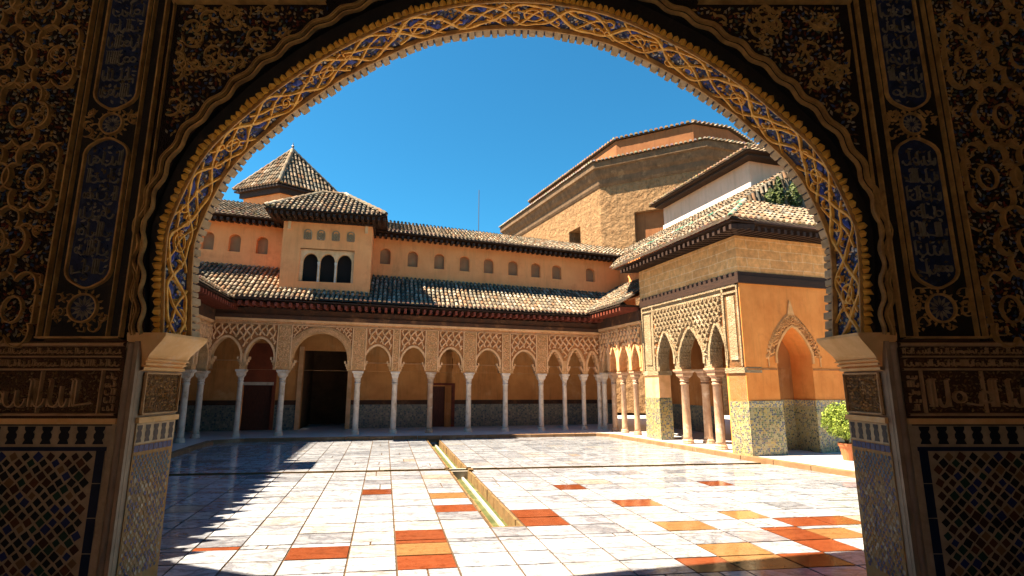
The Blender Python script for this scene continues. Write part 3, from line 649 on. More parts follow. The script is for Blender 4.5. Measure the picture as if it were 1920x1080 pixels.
P('beam', BEAMW, lambda q: q.box(-14.6, .2, -.10, .40, ST+.002, ST+.42), lw, None, TL)
P('rafters', RAFT, lambda q: rafters(q, -14.2, .6, .3, -.86, 5.17, 5.13, .27, .10, .15), lw, None, TL)
P('soffit', WOOD, lambda q: q.box(-14.6, .8, -.9, .5, 5.175, 5.21), lw, None, TL)
def f(q):                                        # pointed teeth added past the eave to shape its toothed shadow
    s = -14.2
    while s < -5.9:
        i = [q.p(*x) for x in ((s-.21, -.85, 5.23), (s+.21, -.85, 5.23), (s, -1.36, 5.25), (s-.21, -.85, 5.30), (s+.21, -.85, 5.30), (s, -1.36, 5.28))]
        for fc in ((0, 1, 2), (3, 5, 4), (0, 2, 5, 3), (1, 4, 5, 2), (0, 3, 4, 1)): q.idx([i[k] for k in fc])
        s += .55
P('shadow_tooth', WOOD, f, lw, None, TL)
q = MB(); un = MB(); tile_patch(q, un, (1.47, -14.6, 5.30), (1.47, .6, 5.30), (-2.4, -14.6, 7.6), (-2.4, .6, 7.6), sp=.24); lr = q.build('roof', TILE, lw); un.build('roof_bed', UNDER, lr)
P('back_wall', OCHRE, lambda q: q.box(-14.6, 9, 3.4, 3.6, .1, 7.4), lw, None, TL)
P('dado', DADO, lambda q: q.box(-14.6, 4.5, 3.36, 3.398, .1, 1.2), lw, None, TL)
P('gallery_ceiling', WOOD, lambda q: q.box(-14.6, 3.0, .36, 3.3, 4.70, 4.79), lw, None, TL)
P('chimney', PINK, lambda q: (q.box(-.5, .35, -7.3, -6.15, 5.9, 8.3), q.box(-.6, .45, -7.4, -6.05, 8.3, 8.45)), lw, None)
for k in range(9): column(lw, .38, -.2-1.55*k, .11, ZC, MARB)

# ------------------------------------------------------------------ right gallery and pavilion
rw = thing('gallery_wing', 'short three arched arcade joining the far gallery to the orange pavilion', 'building', (*RIo, 0), RIa)
def TR(s, d, z): return (d-.02, s, z)
ROPS = [(8.45, .24, 0, 3.0, 3.62, 'muq'), (7.75, .30, 0, 3.0, 3.66, 'muq'), (6.82, .40, 0, 3.02, 3.7, 'muq'), (5.92, .30, 0, 3.0, 3.6, 'muq')]
P('arcade_wall', STUC, lambda q: wall(q, 5.42, 9.2, ZC, ST, 0, .34, ROPS), rw, None, TR)
lt = P('lattice_relief', STUCP, lambda q: sebka(q, 5.5, 9.0, 3.0, ST-.2, -.006, ROPS, .27, .07, .07), rw, None, TR); P('recess_shade', STUCD, lambda q: ground(q, 5.5, 9, 3.2, ST-.2, -.006, ROPS), lt, None, TR)
P('arch_moulding', STUCP, lambda q: [arch_ring(q, o, .08, 0, .03) for o in ROPS], rw, None, TR)
P('frieze', STUCP, lambda q: (q.box(5.42, 9.0, -.06, 0, ST-.1, ST), [q.box(s-.1, s+.1, -.05, 0, ZC+.05, ST-.12) for s in (8.12, 7.3, 6.3)]), rw, None, TR)
P('beam', BEAMW, lambda q: q.box(5.42, 9.6, -.10, .40, ST+.002, ST+.42), rw, None, TR)
P('rafters', RAFT, lambda q: rafters(q, 5.42, 9.5, .3, -.86, 5.12, 5.08, .26, .10, .15), rw, None, TR)
P('soffit', WOOD, lambda q: q.box(5.42, 10, -.9, .5, 5.13, 5.17), rw, None, TR)
q = MB(); un = MB(); tile_patch(q, un, (-.95, 5.42, 5.24), (-.95, 11.5, 5.24), (1.95, 5.42, 6.95), (1.95, 11.5, 6.95), sp=.19, cl=.34); r1 = q.build('lower_roof', TILE, rw); un.build('roof_bed', UNDER, r1)
P('upper_wall', PINK, lambda q: q.box(1.95, 2.25, 5.43, 14, 6.2, 8.42), rw, None)
q = MB(); un = MB(); tile_patch(q, un, (1.9, 1.6, 8.42), (1.9, 15, 8.42), (4.25, 1.75, 9.9), (4.25, 15, 9.9), sp=.20, cl=.36)
tile_patch(q, un, (1.9, 1.6, 8.42), (9, 1.6, 8.42), (4.25, 1.75, 9.9), (9, 1.75, 9.9), sp=.20, cl=.36); r1 = q.build('upper_roof', TILE, rw); un.build('roof_bed', UNDER, r1)
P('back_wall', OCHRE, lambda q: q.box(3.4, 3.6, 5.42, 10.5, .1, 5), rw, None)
P('dado', DADO, lambda q: q.box(3.36, 3.398, 5.42, 10.5, .1, 1.2), rw, None)
P('gallery_ceiling', WOOD, lambda q: q.box(.36, 3.4, 5.42, 9.5, 4.72, 4.8), rw, None)
for s in (9.0, 8.12, 7.3, 6.3): column(rw, .15, s, .11, ZC, MARBR if s < 8.5 else MARB, r=.11, capw=.17)

pv = thing('pavilion', 'tall orange pavilion with carved triple arches, block courses and jutting hip roof', 'building', (*RIo, 0), RIa)
PO = [(4.02, .30, 0, 3.05, 3.95, 'muq'), (2.42, .60, 0, 3.0, 3.85, 'muq'), (1.12, .33, 0, 3.05, 3.85, 'muq')]
PO2 = [(3.86, .47, 0, 3.05, 3.92, 'muq'), (2.42, .62, 0, 3.0, 3.92, 'muq'), (1.08, .36, 0, 3.05, 3.90, 'muq')]
PT = 5.06
TP = lambda s, d, z: (d, s, z)
P('arcade_wall', STUCL, lambda q: wall(q, .02, 5.36, 2.56, PT, 0, .42, PO2), pv, None, TP)
lt = P('lattice_relief', STUCL, lambda q: (sebka(q, .78, 4.5, 3.0, 4.78, -.006, PO2, .21, .06, .08, .1)), pv, None, TP); P('recess_shade', STUCD, lambda q: ground(q, .76, 4.52, 3.1, 4.79, -.006, PO2), lt, None, TP)
def f(q):
    for o in PO2:
        arch_ring(q, o, .09, 0, .05)
    rr = random.Random(3)
    for k in range(420):                     # honeycomb drops between the arches
        s, z = rr.uniform(.75, 4.5), rr.uniform(3.05, 4.75)
        if any(inside(o, s, z, .12) for o in PO2): continue
        i = [q.p(s+a, d, z+b) for a, d, b in ((-.05, .0, .06), (.05, .0, .06), (0, .0, -.09), (0, -.085, .02))]
        for fc in ((0, 1, 3), (1, 2, 3), (2, 0, 3)): q.idx([i[k] for k in fc])
P('honeycomb_pattern', STUCL, f, pv, None, TP)
def drops(q, ops, sz=.07):
    for o in ops:
        pts = opening_pts(o)
        for x, z in pts[1:-1:2]:
            for d in (.02, .16, .30):
                i = [q.p(x+a*sz, d+b*sz, z+.02) for a, b in ((-.6, -.6), (.6, -.6), (.6, .6), (-.6, .6))]+[q.p(x, d, z-sz*1.3)]
                for fc in ((0, 1, 4), (1, 2, 4), (2, 3, 4), (3, 0, 4)): q.idx([i[j] for j in fc])
for o in PO2: P('arch_fringe', STUCL, lambda q: drops(q, [o]), pv, None, TP)
for o in ROPS: P('arch_fringe', STUCP, lambda q: drops(q, [o], .05), rw, None, TR)
for o in FOPS:
    if o[5] == 'muq': P('arch_fringe', STUCP, lambda q: drops(q, [o], .05))
def f(q):
    for s0, s1 in ((.66, .74), (4.54, 4.62), (.04, .10), (5.26, 5.33)): q.box(s0, s1, -.05, 0, 2.62, PT-.03)
    q.box(.1, 5.26, -.05, 0, 4.80, 4.86); q.box(.1, 5.26, -.06, 0, PT-.08, PT-.002); q.box(.22, .54, -.03, 0, 2.8, 4.72); q.box(4.76, 5.14, -.03, 0, 2.8, 4.72)
P('panel_frame', STUCL, f, pv, None, TP)
P('pier', STUCP, lambda q: (q.box(.02, .72, 0, .55, 1.6, 2.55), q.box(4.42, 5.36, 0, .5, 1.6, 2.55)), pv, None, TP)
P('pier_cap', STUCL, lambda q: (q.box(-.01, .80, -.05, .58, 2.42, 2.58), q.box(4.36, 5.39, -.05, .54, 2.42, 2.58)), pv, None, TP)
P('dado', PDADO, lambda q: (q.box(.0, .73, -.025, .56, .1, 1.6), q.box(4.41, 5.37, -.025, .51, .1, 1.6)), pv, None, TP)
column(pv, .22, 1.55, .11, 2.6, MARBR, r=.14, capw=.24); column(pv, .22, 3.2, .11, 2.6, MARBR, r=.14, capw=.24); column(pv, 3.2, 3.9, .11, 2.6, MARBR, r=.14, capw=.24); column(pv, .95, 3.05, .11, 2.6, MARBR, r=.14, capw=.22)
NO = [(1.82, .66, .1, 2.95, 3.80, 'keel')]
P('front_wall', ORANGE, lambda q: wall(q, .0, 8.0, .1, PT, 0.0, .80, NO, False), pv, None)
P('niche_back', OCHRE, lambda q: q.box(1.0, 2.7, .80, .9, .1, 4.2), pv, None)
def f(q):
    o = (1.82, .66, 0, 2.95, 3.80, 'keel'); arch_ring(q, o, .07, 0, .045)
    o2 = (1.82, .96, 0, 2.85, 4.12, 'keel'); arch_ring(q, o2, .04, 0, .03)
    rr = random.Random(8)
    for k in range(260):                         # leafy carving between the two mouldings
        t = rr.uniform(-1, 1); m_ = rr.uniform(.10, .33); x = 1.82+(.64+m_)*t; z = 2.92+(.88+m_)*prof('keel', t)
        i = [q.p(x+a, d, z+b) for a, d, b in ((-.045, 0, -.03), (.045, 0, -.03), (t*.04, 0, .06), (0, -.07, .01))]
        for fc in ((0, 1, 3), (1, 2, 3), (2, 0, 3)): q.idx([i[j] for j in fc])
    for k in range(40):                          # leafy outer edge
        t = -1+2*k/39; x = 1.82+1.0*t; z = 2.86+1.32*prof('keel', t)
        i = [q.p(x+a, d, z+b) for a, d, b in ((-.05, 0, -.03), (.05, 0, -.03), (t*.06, 0, .10), (0, -.06, .02))]
        for fc in ((0, 1, 3), (1, 2, 3), (2, 0, 3)): q.idx([i[j] for j in fc])
    for k in range(9): q.box(1.82-.13+.013*k, 1.82+.13-.013*k, -.04, 0, 4.16+.05*k, 4.21+.05*k)
P('niche_arch', NSTUC, f, pv, None)
P('niche_arch_ground', OCHRE, lambda q: ground(q, .9, 2.74, 2.7, 3.7, -.004, [(1.82, .66, 0, 2.95, 3.80, 'keel')]) if False else [q.face([(1.82+(.66)*a, -.004, 2.95+.85*prof('keel', a)), (1.82+.66*b, -.004, 2.95+.85*prof('keel', b)), (1.82+.95*b, -.004, 2.86+1.24*prof('keel', b)), (1.82+.95*a, -.004, 2.86+1.24*prof('keel', a))]) for a, b in [(-1+k/20, -1+(k+1)/20) for k in range(40)]], pv, None)
def f(q):
    q.box(1.20, 2.44, .78, .798, 2.52, 2.57); q.box(.05, 1.12, -.02, 0, 2.5, 2.55); q.box(2.50, 7.9, -.02, 0, 2.5, 2.55)
P('string_course', OCHRE, f, pv, None)
P('dado', PDADO, lambda q: (q.box(-.022, 1.18, -.03, -.001, .1, 1.44), q.box(2.46, 8, -.03, -.001, .1, 1.44), q.box(1.21, 2.43, .77, .797, .1, 1.44), q.box(1.181, 1.205, -.028, .797, .1, 1.44), q.box(2.435, 2.459, -.028, .797, .1, 1.44)), pv, None)
P('dado_band', PBAND, lambda q: (q.box(-.022, 1.18, -.034, -.001, 1.44, 1.62), q.box(2.46, 8, -.034, -.001, 1.44, 1.62), q.box(1.211, 2.429, .766, .797, 1.44, 1.62), q.box(1.181, 1.208, -.032, .797, 1.44, 1.62), q.box(2.432, 2.459, -.032, .797, 1.44, 1.62)), pv, None)
P('beam', WOOD, lambda q: (q.box(-.08, 8, -.08, 5.4, PT+.002, PT+.22), q.box(-.05, 8, -.05, 5.4, PT+.222, 5.40)), pv, None)
P('block_wall', STONEB, lambda q: q.box(-.02, 8, -.02, 5.42, 5.402, 6.52), pv, None)
P('rafters', WOOD, lambda q: (rafters(q, -.8, 5.6, .1, -.74, 6.68, 6.60, .24, .1, .14)), pv, None, TP)
P('rafters', WOOD, lambda q: (rafters(q, -.6, 8, .1, -.74, 6.68, 6.60, .24, .1, .14)), pv, None)
P('soffit', WOOD, lambda q: q.box(-.78, 8, -.78, 6.0, 6.685, 6.71), pv, None)
q = MB(); un = MB(); A0, A1, A2 = (-.84, -.84, 6.77), (-.84, 6.2, 6.77), (8.2, -.84, 6.77); R0, R1, R2 = (1.75, 1.35, 8.28), (1.75, 10, 8.28), (8.2, 1.35, 8.28)
tile_patch(q, un, A0, A1, R0, R1, sp=.195, cl=.35); tile_patch(q, un, A0, A2, R0, R2, sp=.195, cl=.35); pr = q.build('roof', TILE, pv); un.build('roof_bed', UNDER, pr)
GT = [(.07, .20, .15), (.42, .40, .32), (.46, .42, .34), (.10, .24, .18), (.40, .33, .24), (.36, .30, .22)]
P('green_ridge', TILE, lambda q: (ridge_tiles(q, R0, A0, .09, .26, GT), ridge_tiles(q, (1.75, 1.35, 8.3), (1.75, 8.5, 8.3), .10, .3, GT)), pr, None)
P('inner_wall', OCHRE, lambda q: (q.box(4.6, 4.8, .7, 5.4, .1, 5), q.box(.5, 4.6, 5.3, 5.42, 2.6, 5.0)), pv, None)
P('ceiling', WOOD, lambda q: q.box(.45, 4.7, .7, 5.3, 4.7, 4.8), pv, None)
P('inner_dado', DADO, lambda q: q.box(4.56, 4.598, .7, 5.4, .1, 1.5), pv, None)

# ------------------------------------------------------------------ upper house and octagonal church
uh = thing('upper_house', 'pale pink block with a deep dark eave, between the pavilion roof and the octagonal building', 'building', (*RIo, 0), RIa)
P('wall', WHITEW, lambda q: q.box(4.2, 14, 3.55, 9.6, 8.0, 11.15), uh, None)
P('sun_strip', BAND, lambda q: q.box(4.13, 4.2, 3.5, 9.6, 9.85, 10.12), uh, None)  # white strip paints a line of sunlight along the wall's foot
P('eave', WOOD, lambda q: (q.box(3.55, 15, 2.9, 9.9, 11.16, 11.21), q.box(3.75, 15, 3.1, 9.7, 11.05, 11.158)), uh, None, None)
q = MB(); un = MB(); tile_patch(q, un, (3.5, 2.85, 11.23), (3.5, 9.95, 11.23), (7.0, 6.3, 12.3), (7.0, 6.4, 12.3), sp=.2, cl=.36); tile_patch(q, un, (3.5, 2.85, 11.23), (15, 2.85, 11.23), (7.0, 6.3, 12.3), (15, 6.3, 12.3), sp=.2, cl=.36); r1 = q.build('roof', TILE, uh); un.build('roof_bed', UNDER, r1)

oc = thing('octagonal_building', 'huge octagonal weathered stone building with heavy cornice and plastered drum above the roofs', 'building')
OP = [Vector(p) for p in ((-1.54, 56.94), (6.5, 39.0), (14.33, 34.9), (19.5, 36.4), (26, 42), (27, 56), (18, 66), (4, 67))]; occ = sum(OP, Vector((0, 0)))/8
def inset(P_, d):
    out = []; n = len(P_)
    for i in range(n):
        a, b, c = P_[i-1], P_[i], P_[(i+1) % n]; e1 = (b-a).normalized(); e2 = (c-b).normalized(); n1 = Vector((-e1.y, e1.x)); n2 = Vector((-e2.y, e2.x)); k = n1+n2; k = k/(k.dot(n1)); out.append(b+k*d)
    return out
tp = lambda L: [(p.x, p.y) for p in L]
I = inset(OP, .9)
def face_wall(mb, a, b, z0, z1, ops, th=1.2):
    d = (b-a); l = d.length; d.normalize(); nn = Vector((-d.y, d.x))
    mb.T = lambda s, dd, z: (a.x+d.x*s+nn.x*dd, a.y+d.y*s+nn.y*dd, z); wall(mb, 0, l, z0, z1, 0, th, ops)
def f(q):
    face_wall(q, I[0], I[1], 0, 17.9, [(I[1]-I[0]).length and ((I[1]-I[0]).length-4.1, .95, 12.5, 15.5, 15.5, 'rect')]); q.T = None
    face_wall(q, I[1], I[2], 0, 17.9, [(3.85, 1.15, 10.5, 15.35, 15.35, 'rect')], .5); q.T = None
    for i in range(2, 8): face_wall(q, I[i], I[(i+1) % 8], 0, 17.9, []); q.T = None
P('stone_wall', OCT, f, oc, None)
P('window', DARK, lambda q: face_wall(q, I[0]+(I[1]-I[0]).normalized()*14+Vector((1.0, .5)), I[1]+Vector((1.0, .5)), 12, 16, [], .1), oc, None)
P('blind_window', OCTT, lambda q: face_wall(q, I[1]+Vector((.2, .42)), I[2]+Vector((.2, .42)), 10, 16, [], .1), oc, None)
def f(q):
    prev = None
    for d, z in ((.92, 17.85), (.84, 17.9), (.74, 18.1), (.70, 18.5), (.50, 18.75), (.34, 19.2), (.16, 19.3), (.14, 19.8)):
        ring = [q.p(p.x, p.y, z) for p in inset(OP, d)]
        if prev:
            for k in range(8): q.idx((prev[k], prev[(k+1) % 8], ring[(k+1) % 8], ring[k]))
        prev = ring
    q.idx(prev)
P('cornice', CORN, f, oc, None)
D8 = inset(OP, 3.3); q = MB(); un = MB()
for i in (0, 1, 2, 3):
    a, b = OP[i], OP[(i+1) % 8]; c, d = D8[i], D8[(i+1) % 8]; tile_patch(q, un, (a.x, a.y, 19.85), (b.x, b.y, 19.85), (c.x, c.y, 20.6), (d.x, d.y, 20.6), sp=.34, cl=.6, endcol=(.62, .55, .45))
r1 = q.build('eave_roof', TILE, oc); un.build('roof_bed', UNDER, r1)
P('drum', OCTT, lambda q: q.prism(tp(D8), 19.8, 22.85), oc, None)
D9 = inset(OP, 3.05); q = MB(); un = MB(); ct = (occ.x, occ.y, 25.0)
for i in range(8): a, b = D9[i], D9[(i+1) % 8]; tile_patch(q, un, (a.x, a.y, 22.95), (b.x, b.y, 22.95), ct, ct, sp=.42, cl=.8)
r1 = q.build('drum_roof', TILE, oc); un.build('roof_bed', UNDER, r1)

# ------------------------------------------------------------------ plants
def leafball(q, n, shape, sz, cols, rr):
    for k in range(n):
        x, y, z, nx, ny, nz = shape(rr); d = Vector((nx+rr.uniform(-.8, .8), ny+rr.uniform(-.8, .8), nz+rr.uniform(-.5, .9))).normalized()
        t = d.cross(Vector((rr.uniform(-1, 1), rr.uniform(-1, 1), rr.uniform(-1, 1)))).normalized(); b = d.cross(t); s = sz*rr.uniform(.6, 1.3); c0 = rr.choice(cols); g = rr.uniform(.75, 1.2); c0 = tuple(v*g for v in c0); O = Vector((x, y, z))
        q.face([tuple(O-t*s), tuple(O+b*s*.42+d*s*.1), tuple(O+t*s), tuple(O-b*s*.42+d*s*.1)], c0)
px_, py_ = 8.95, 14.2
sh = thing('potted_shrub', 'round bright green bush in a terracotta pot by the orange wall', 'potted plant', (px_, py_, .11))
P('pot', POT, lambda q: (q.lathe(0, 0, [(.13, 0), (.20, .36), (.225, .365), (.225, .44), (.19, .44), (.17, .38)], 18)), sh, None, None, False)
P('soil', EARTH, lambda q: q.lathe(0, 0, [(.18, .36), (.18, .41)], 14), sh, None)
P('stem', BARK, lambda q: [q.tube([(0, 0, .4), (.1*cos(k*1.3), .1*sin(k*1.3), .7), (.35*cos(k*1.3), .35*sin(k*1.3), 1.05)], [.025, .018, .008], 5) for k in range(6)], sh, None)
rr = random.Random(11)
LOB = []
for k in range(34):
    z_ = 1-2*(k+.5)/34; a_ = k*2.4; r_ = sqrt(1-z_*z_)*.36; LOB.append((r_*cos(a_)+rr.uniform(-.06, .06), r_*sin(a_)+rr.uniform(-.06, .06), 1.02+z_*.33, rr.uniform(.15, .24)))
def shp(r):
    cx, cy, cz, R = r.choice(LOB); a = r.uniform(0, 2*pi); ph = math.acos(r.uniform(-1, 1)); k = R*(r.uniform(.5, 1)**.5); n = (sin(ph)*cos(a), sin(ph)*sin(a), cos(ph)); return (cx+n[0]*k, cy+n[1]*k, cz+n[2]*k*.9, *n)
P('foliage', LEAF, lambda q: leafball(q, 9000, shp, .034, [(.20, .28, .03), (.26, .33, .045), (.12, .19, .025), (.30, .36, .07)], rr), sh, None)
GRP = 'shrubs growing on the pavilion roof'
LABS = ['short wild shrub on the pavilion roof, beside the green ridge tiles', 'tallest upright shrub on the pavilion roof, between two shorter ones', 'widest shaggiest shrub on the pavilion roof, of medium height']
for i, (u, v, z, h, rd) in enumerate(((2.85, 1.3, 8.25, .6, .17), (3.35, 1.4, 8.2, 1.2, .16), (3.95, 1.35, 8.2, 1.0, .24))):
    X, Y = RI(u, v); t = thing('roof_shrub', LABS[i], 'shrub', (X, Y, z), 0, GRP); r2 = random.Random(20+i)
    P('stem', BARK, lambda q: [q.tube([(0, 0, 0), (.05*cos(k*2), .05*sin(k*2), h*.5), (.09*cos(k*2), .09*sin(k*2), h*.9)], [.02, .015, .006], 5) for k in range(3)], t, None)
    def shp2(r):
        k = r.uniform(0, 1); a = r.uniform(0, 2*pi); R = rd*(sin(pi*min(1, k*.8+.15)))*r.uniform(.4, 1)*(1+.3*sin(a*3+k*9)); return (cos(a)*R, sin(a)*R, k*h, cos(a), sin(a), .4)
    P('foliage', LEAF, lambda q: leafball(q, 900, shp2, .06, [(.07, .10, .02), (.12, .15, .035), (.04, .06, .015)], r2), t, None)

# ------------------------------------------------------------------ the hall and its great arch, nearest the camera
hall = thing('arched_hall', 'dark hall front with the great gilded arch framing the courtyard, tiled jambs and carved walls', 'building')
YF, YS, YB = 4.5, 4.56, 5.1
KEY = [(3.15, 2.54), (3.22, 3.28), (3.19, 3.66), (2.95, 4.28), (2.5, 4.79), (2.25, 5.02), (1.78, 5.37), (1.08, 5.75), (.52, 5.90)]
KEY = [(-x, z) for x, z in KEY]+[(0, 5.945)]+[(x, z) for x, z in reversed(KEY)]
def catmull(K, per=8):
    out = []
    for i in range(len(K)-1):
        p0, p1, p2, p3 = (Vector(K[max(0, min(len(K)-1, j))]) for j in (i-1, i, i+1, i+2))
        for s in range(per):
            t = s/per; out.append(.5*((2*p1)+(p2-p0)*t+(2*p0-5*p1+4*p2-p3)*t*t+(3*p1-p0-3*p2+p3)*t**3))
    out.append(Vector(K[-1])); return out
raw = catmull(KEY, 12); AL = [0]
for a, b in zip(raw, raw[1:]): AL.append(AL[-1]+(b-a).length)
ALEN = AL[-1]
def AP(s):
    s = min(max(s, 0), ALEN); lo, hi = 0, len(AL)-1
    while hi-lo > 1:
        md = (lo+hi)//2
        if AL[md] <= s: lo = md
        else: hi = md
    t = (s-AL[lo])/(AL[hi]-AL[lo]); p = raw[lo].lerp(raw[hi], t)
    a = raw[max(0, lo-3)]; b = raw[min(len(raw)-1, hi+3)]; d = (b-a).normalized(); return p, Vector((-d.y, d.x))     # outward normal
N = 150
OPEN = [AP(ALEN*i/N) for i in range(N+1)]
def off(s_frac): z = OPEN[int(s_frac*N)][0].y; return .085+.115*max(0, min(1, (z-2.8)/2.6))
OUTC = [p+n*off(i/N) for i, (p, n) in enumerate(OPEN)]
def plate(q, C, y, x1=3.46, ztop=8.0):
    """plate with the arch cut out of it"""
    mid = N//2; iv = next(i for i in range(N) if C[i].x > -2.95 and C[i].y > 4)
    for i in range(N):
        a, b = C[i], C[i+1]
        if i < iv: q.face([(a.x, y, a.y), (b.x, y, b.y), (-x1, y, b.y), (-x1, y, a.y)])
        elif i >= N-iv: q.face([(a.x, y, a.y), (b.x, y, b.y), (x1, y, b.y), (x1, y, a.y)])
        else: q.face([(a.x, y, a.y), (b.x, y, b.y), (b.x, y, ztop), (a.x, y, ztop)])
    for s, p in ((-1, C[iv]), (1, C[N-iv])): q.face([(p.x, y, p.y), (s*x1, y, p.y), (s*x1, y, ztop), (p.x, y, ztop)])
P('spandrel', HALLD, lambda q: plate(q, OUTC, YF), hall, None)
def f(q):
    for i in range(N):
        a, b, c, d = OUTC[i], OUTC[i+1], OPEN[i+1][0], OPEN[i][0]
        q.face([(a.x, YF, a.y), (b.x, YF, b.y), (b.x, YS, b.y), (a.x, YS, a.y)]); q.face([(a.x, YS, a.y), (b.x, YS, b.y), (c.x, YS, c.y), (d.x, YS, d.y)])
P('recessed_band', BLACKG, f, hall, None)
P('intrados', NAVY, lambda q: [q.face([(OPEN[i][0].x, YS, OPEN[i][0].y), (OPEN[i+1][0].x, YS, OPEN[i+1][0].y), (OPEN[i+1][0].x, YB, OPEN[i+1][0].y), (OPEN[i][0].x, YB, OPEN[i][0].y)]) for i in range(N)], hall, None)
P('outer_wall', HALLP, lambda q: (plate(q, [p for p, n in OPEN], YB), q.box(-16, -3.462, 4.56, YB, 0, 8), q.box(3.462, 16, 4.56, YB, 0, 8)), hall, None)
def TI(s, y, h): p, n = AP(s); return (p.x-n.x*h, y, p.y-n.y*h)         # on the arch's underside
def TS(s, r, h): p, n = AP(s); return (p.x+n.x*r, YS-h, p.y+n.y*r)       # on the recessed band
def TF(x, z, h): return (x, YF-h, z)                                      # on the hall's front
iw = YB-YS; ym = (YS+YB)/2
rg = random.Random(4)
YM0, YM1 = YS+.03, YB-.15                        # mosaic strip between the leaf edge and the fillet
ym = (YM0+YM1)/2; hw_ = (YM1-YM0)/2
P('fillet', GOLDD, lambda q: (setattr(q, 'T', TI), q.rib([(ALEN*i/300, YB-.135) for i in range(301)], .035, .045), q.rib([(ALEN*i/300, YS+.025) for i in range(301)], .022, .03)), hall, None)
def f(q):
    q.T = TI; n = int(ALEN/.03)
    for ph, w_ in ((0, .040), (pi, .034)):       # two interlacing bands, uneven as if cut by hand
        pts = []
        for i in range(n+1):
            s = ALEN*i/n; t = 2*pi*s/1.16+ph+.35*sin(1.7*s+ph); pts.append((s, ym+hw_*.86*sin(t)+.02*sin(3*t+s)))
        q.rib(pts, w_, .024, .004, jit=.8)
    k = 0
    while (k+.5)*.58 < ALEN:
        c = (k+.5)*.58+rg.uniform(-.06, .06)
        for sg in (1, -1):
            l_ = rg.uniform(.18, .30); a = sg*rg.uniform(.75, 1.0); q.rib([(c-l_+2*l_*i/8, ym+a*hw_*(1-2*i/8)+.02*sin(i)) for i in range(9)], .026, .020, .004, jit=.8)
        if k % 2: r = rg.uniform(.06, .085); q.rib([(c+r*1.2*cos(a), ym+r*sin(a)) for a in [2*pi*i/14 for i in range(15)]], .020, .022, .006, jit=.6)
        for e in range(3):
            cx = c+rg.uniform(-.28, .28); a0 = rg.uniform(0, 6.28); r0 = rg.uniform(.03, .06); y0 = ym+rg.uniform(-.6, .6)*hw_
            q.rib([(cx+cos(a0+i*.5)*r0*(1-i*.06), y0+sin(a0+i*.5)*r0*(1-i*.06)) for i in range(9)], .018, .03, .004, jit=.5)
        k += 1
P('gilded_interlace', GOLD, f, hall, None)
ENC = [(.07, .11, .46)]*5+[(.03, .05, .20)]*3+[(.66, .62, .56)]*4+[(.72, .36, .05)]*3+[(.40, .18, .03)]*2+[(.10, .10, .11)]*2
def f(q):
    q.T = TI; s = 0
    while s < ALEN:
        y = YM0+.015
        while y < YM1-.01: q.leaf(s+rg.uniform(-.016, .016), y+rg.uniform(-.012, .012), rg.uniform(0, 6.28), rg.uniform(.035, .065), rg.uniform(.02, .036), rg.uniform(.006, .018), .001, rg.choice(ENC)); y += .034
        s += .044
    s = .2
    while s < ALEN-.2: q.leaf(s, ym+rg.choice((-.4, .4))*hw_, rg.choice((.5, -.5)), .17, .085, .02, .006, (.05, .08, .36)); s += rg.uniform(.2, .38)
P('enamel_pattern', ENAM, f, hall, None)
def f(q):                                        # cream blocks along the outer edge
    s = 0; q.T = TI
    while s < ALEN:
        l = rg.uniform(.055, .095); hh = rg.uniform(.022, .05); y1 = YB+rg.uniform(-.004, .02)
        i = [q.p(*x) for x in ((s, YB-.115, 0), (s+l, YB-.115, 0), (s+l, y1, 0), (s, y1, 0), (s+.006, YB-.108, hh*.7), (s+l-.006, YB-.108, hh*.7), (s+l-.008, y1-.01, hh), (s+.008, y1-.01, hh))]
        for fc in ((4, 5, 6, 7), (0, 1, 5, 4), (1, 2, 6, 5), (2, 3, 7, 6), (3, 0, 4, 7)): q.idx([i[k] for k in fc])
        s += l+rg.uniform(.008, .016)
P('block_edging', EDGEB, f, hall, None)
def f(q):                                        # small crest of leaves along the inner edge
    s = 0; q.T = TS
    while s < ALEN:
        l = rg.uniform(.05, .085); hgt = rg.uniform(.035, .08); i = [q.p(*x) for x in ((s, -.005, 0), (s+l, -.005, 0), (s+l*.5+rg.uniform(-.03, .03), hgt, .01), (s+l*.5, .02, .05), (s+l*.5, -.03, .02), (s+l*.1, hgt*.6, .015), (s+l*.9, hgt*.55, .015))]
        for fc in ((0, 3, 5), (5, 3, 2), (2, 3, 6), (6, 3, 1), (0, 4, 1), (0, 3, 4), (3, 1, 4)): q.idx([i[k] for k in fc])
        s += l
P('crest_edging', GOLD, f, hall, None)
def f(q):                                        # wavy mouldings round the arch
    q.T = TF; n = 320
    for dd, ww, hh, amp in ((.015, .026, .035, .018), (.075, .020, .03, .020), (.105, .012, .02, .020)):
        pts = []
        for i in range(n+1):
            s = ALEN*i/n; p, nn = AP(s); o_ = off(s/ALEN*.999)+dd+amp*sin(2*pi*s/.30); pts.append((p.x+nn.x*o_, p.y+nn.y*o_))
        q.rib(pts, ww, hh)
P('wavy_moulding', GOLDD, f, hall, None)
CEN = Vector((0, 2.75))
def outside_arch(x, z, mgn): 
    r = [(p-Vector((x, z))).length for p in OUTC[::3]]; j = min(range(len(r)), key=lambda k: r[k]); p, nn = OPEN[min(j*3, N)]
    return (Vector((x, z))-OUTC[min(j*3, N)]).dot(nn) > mgn
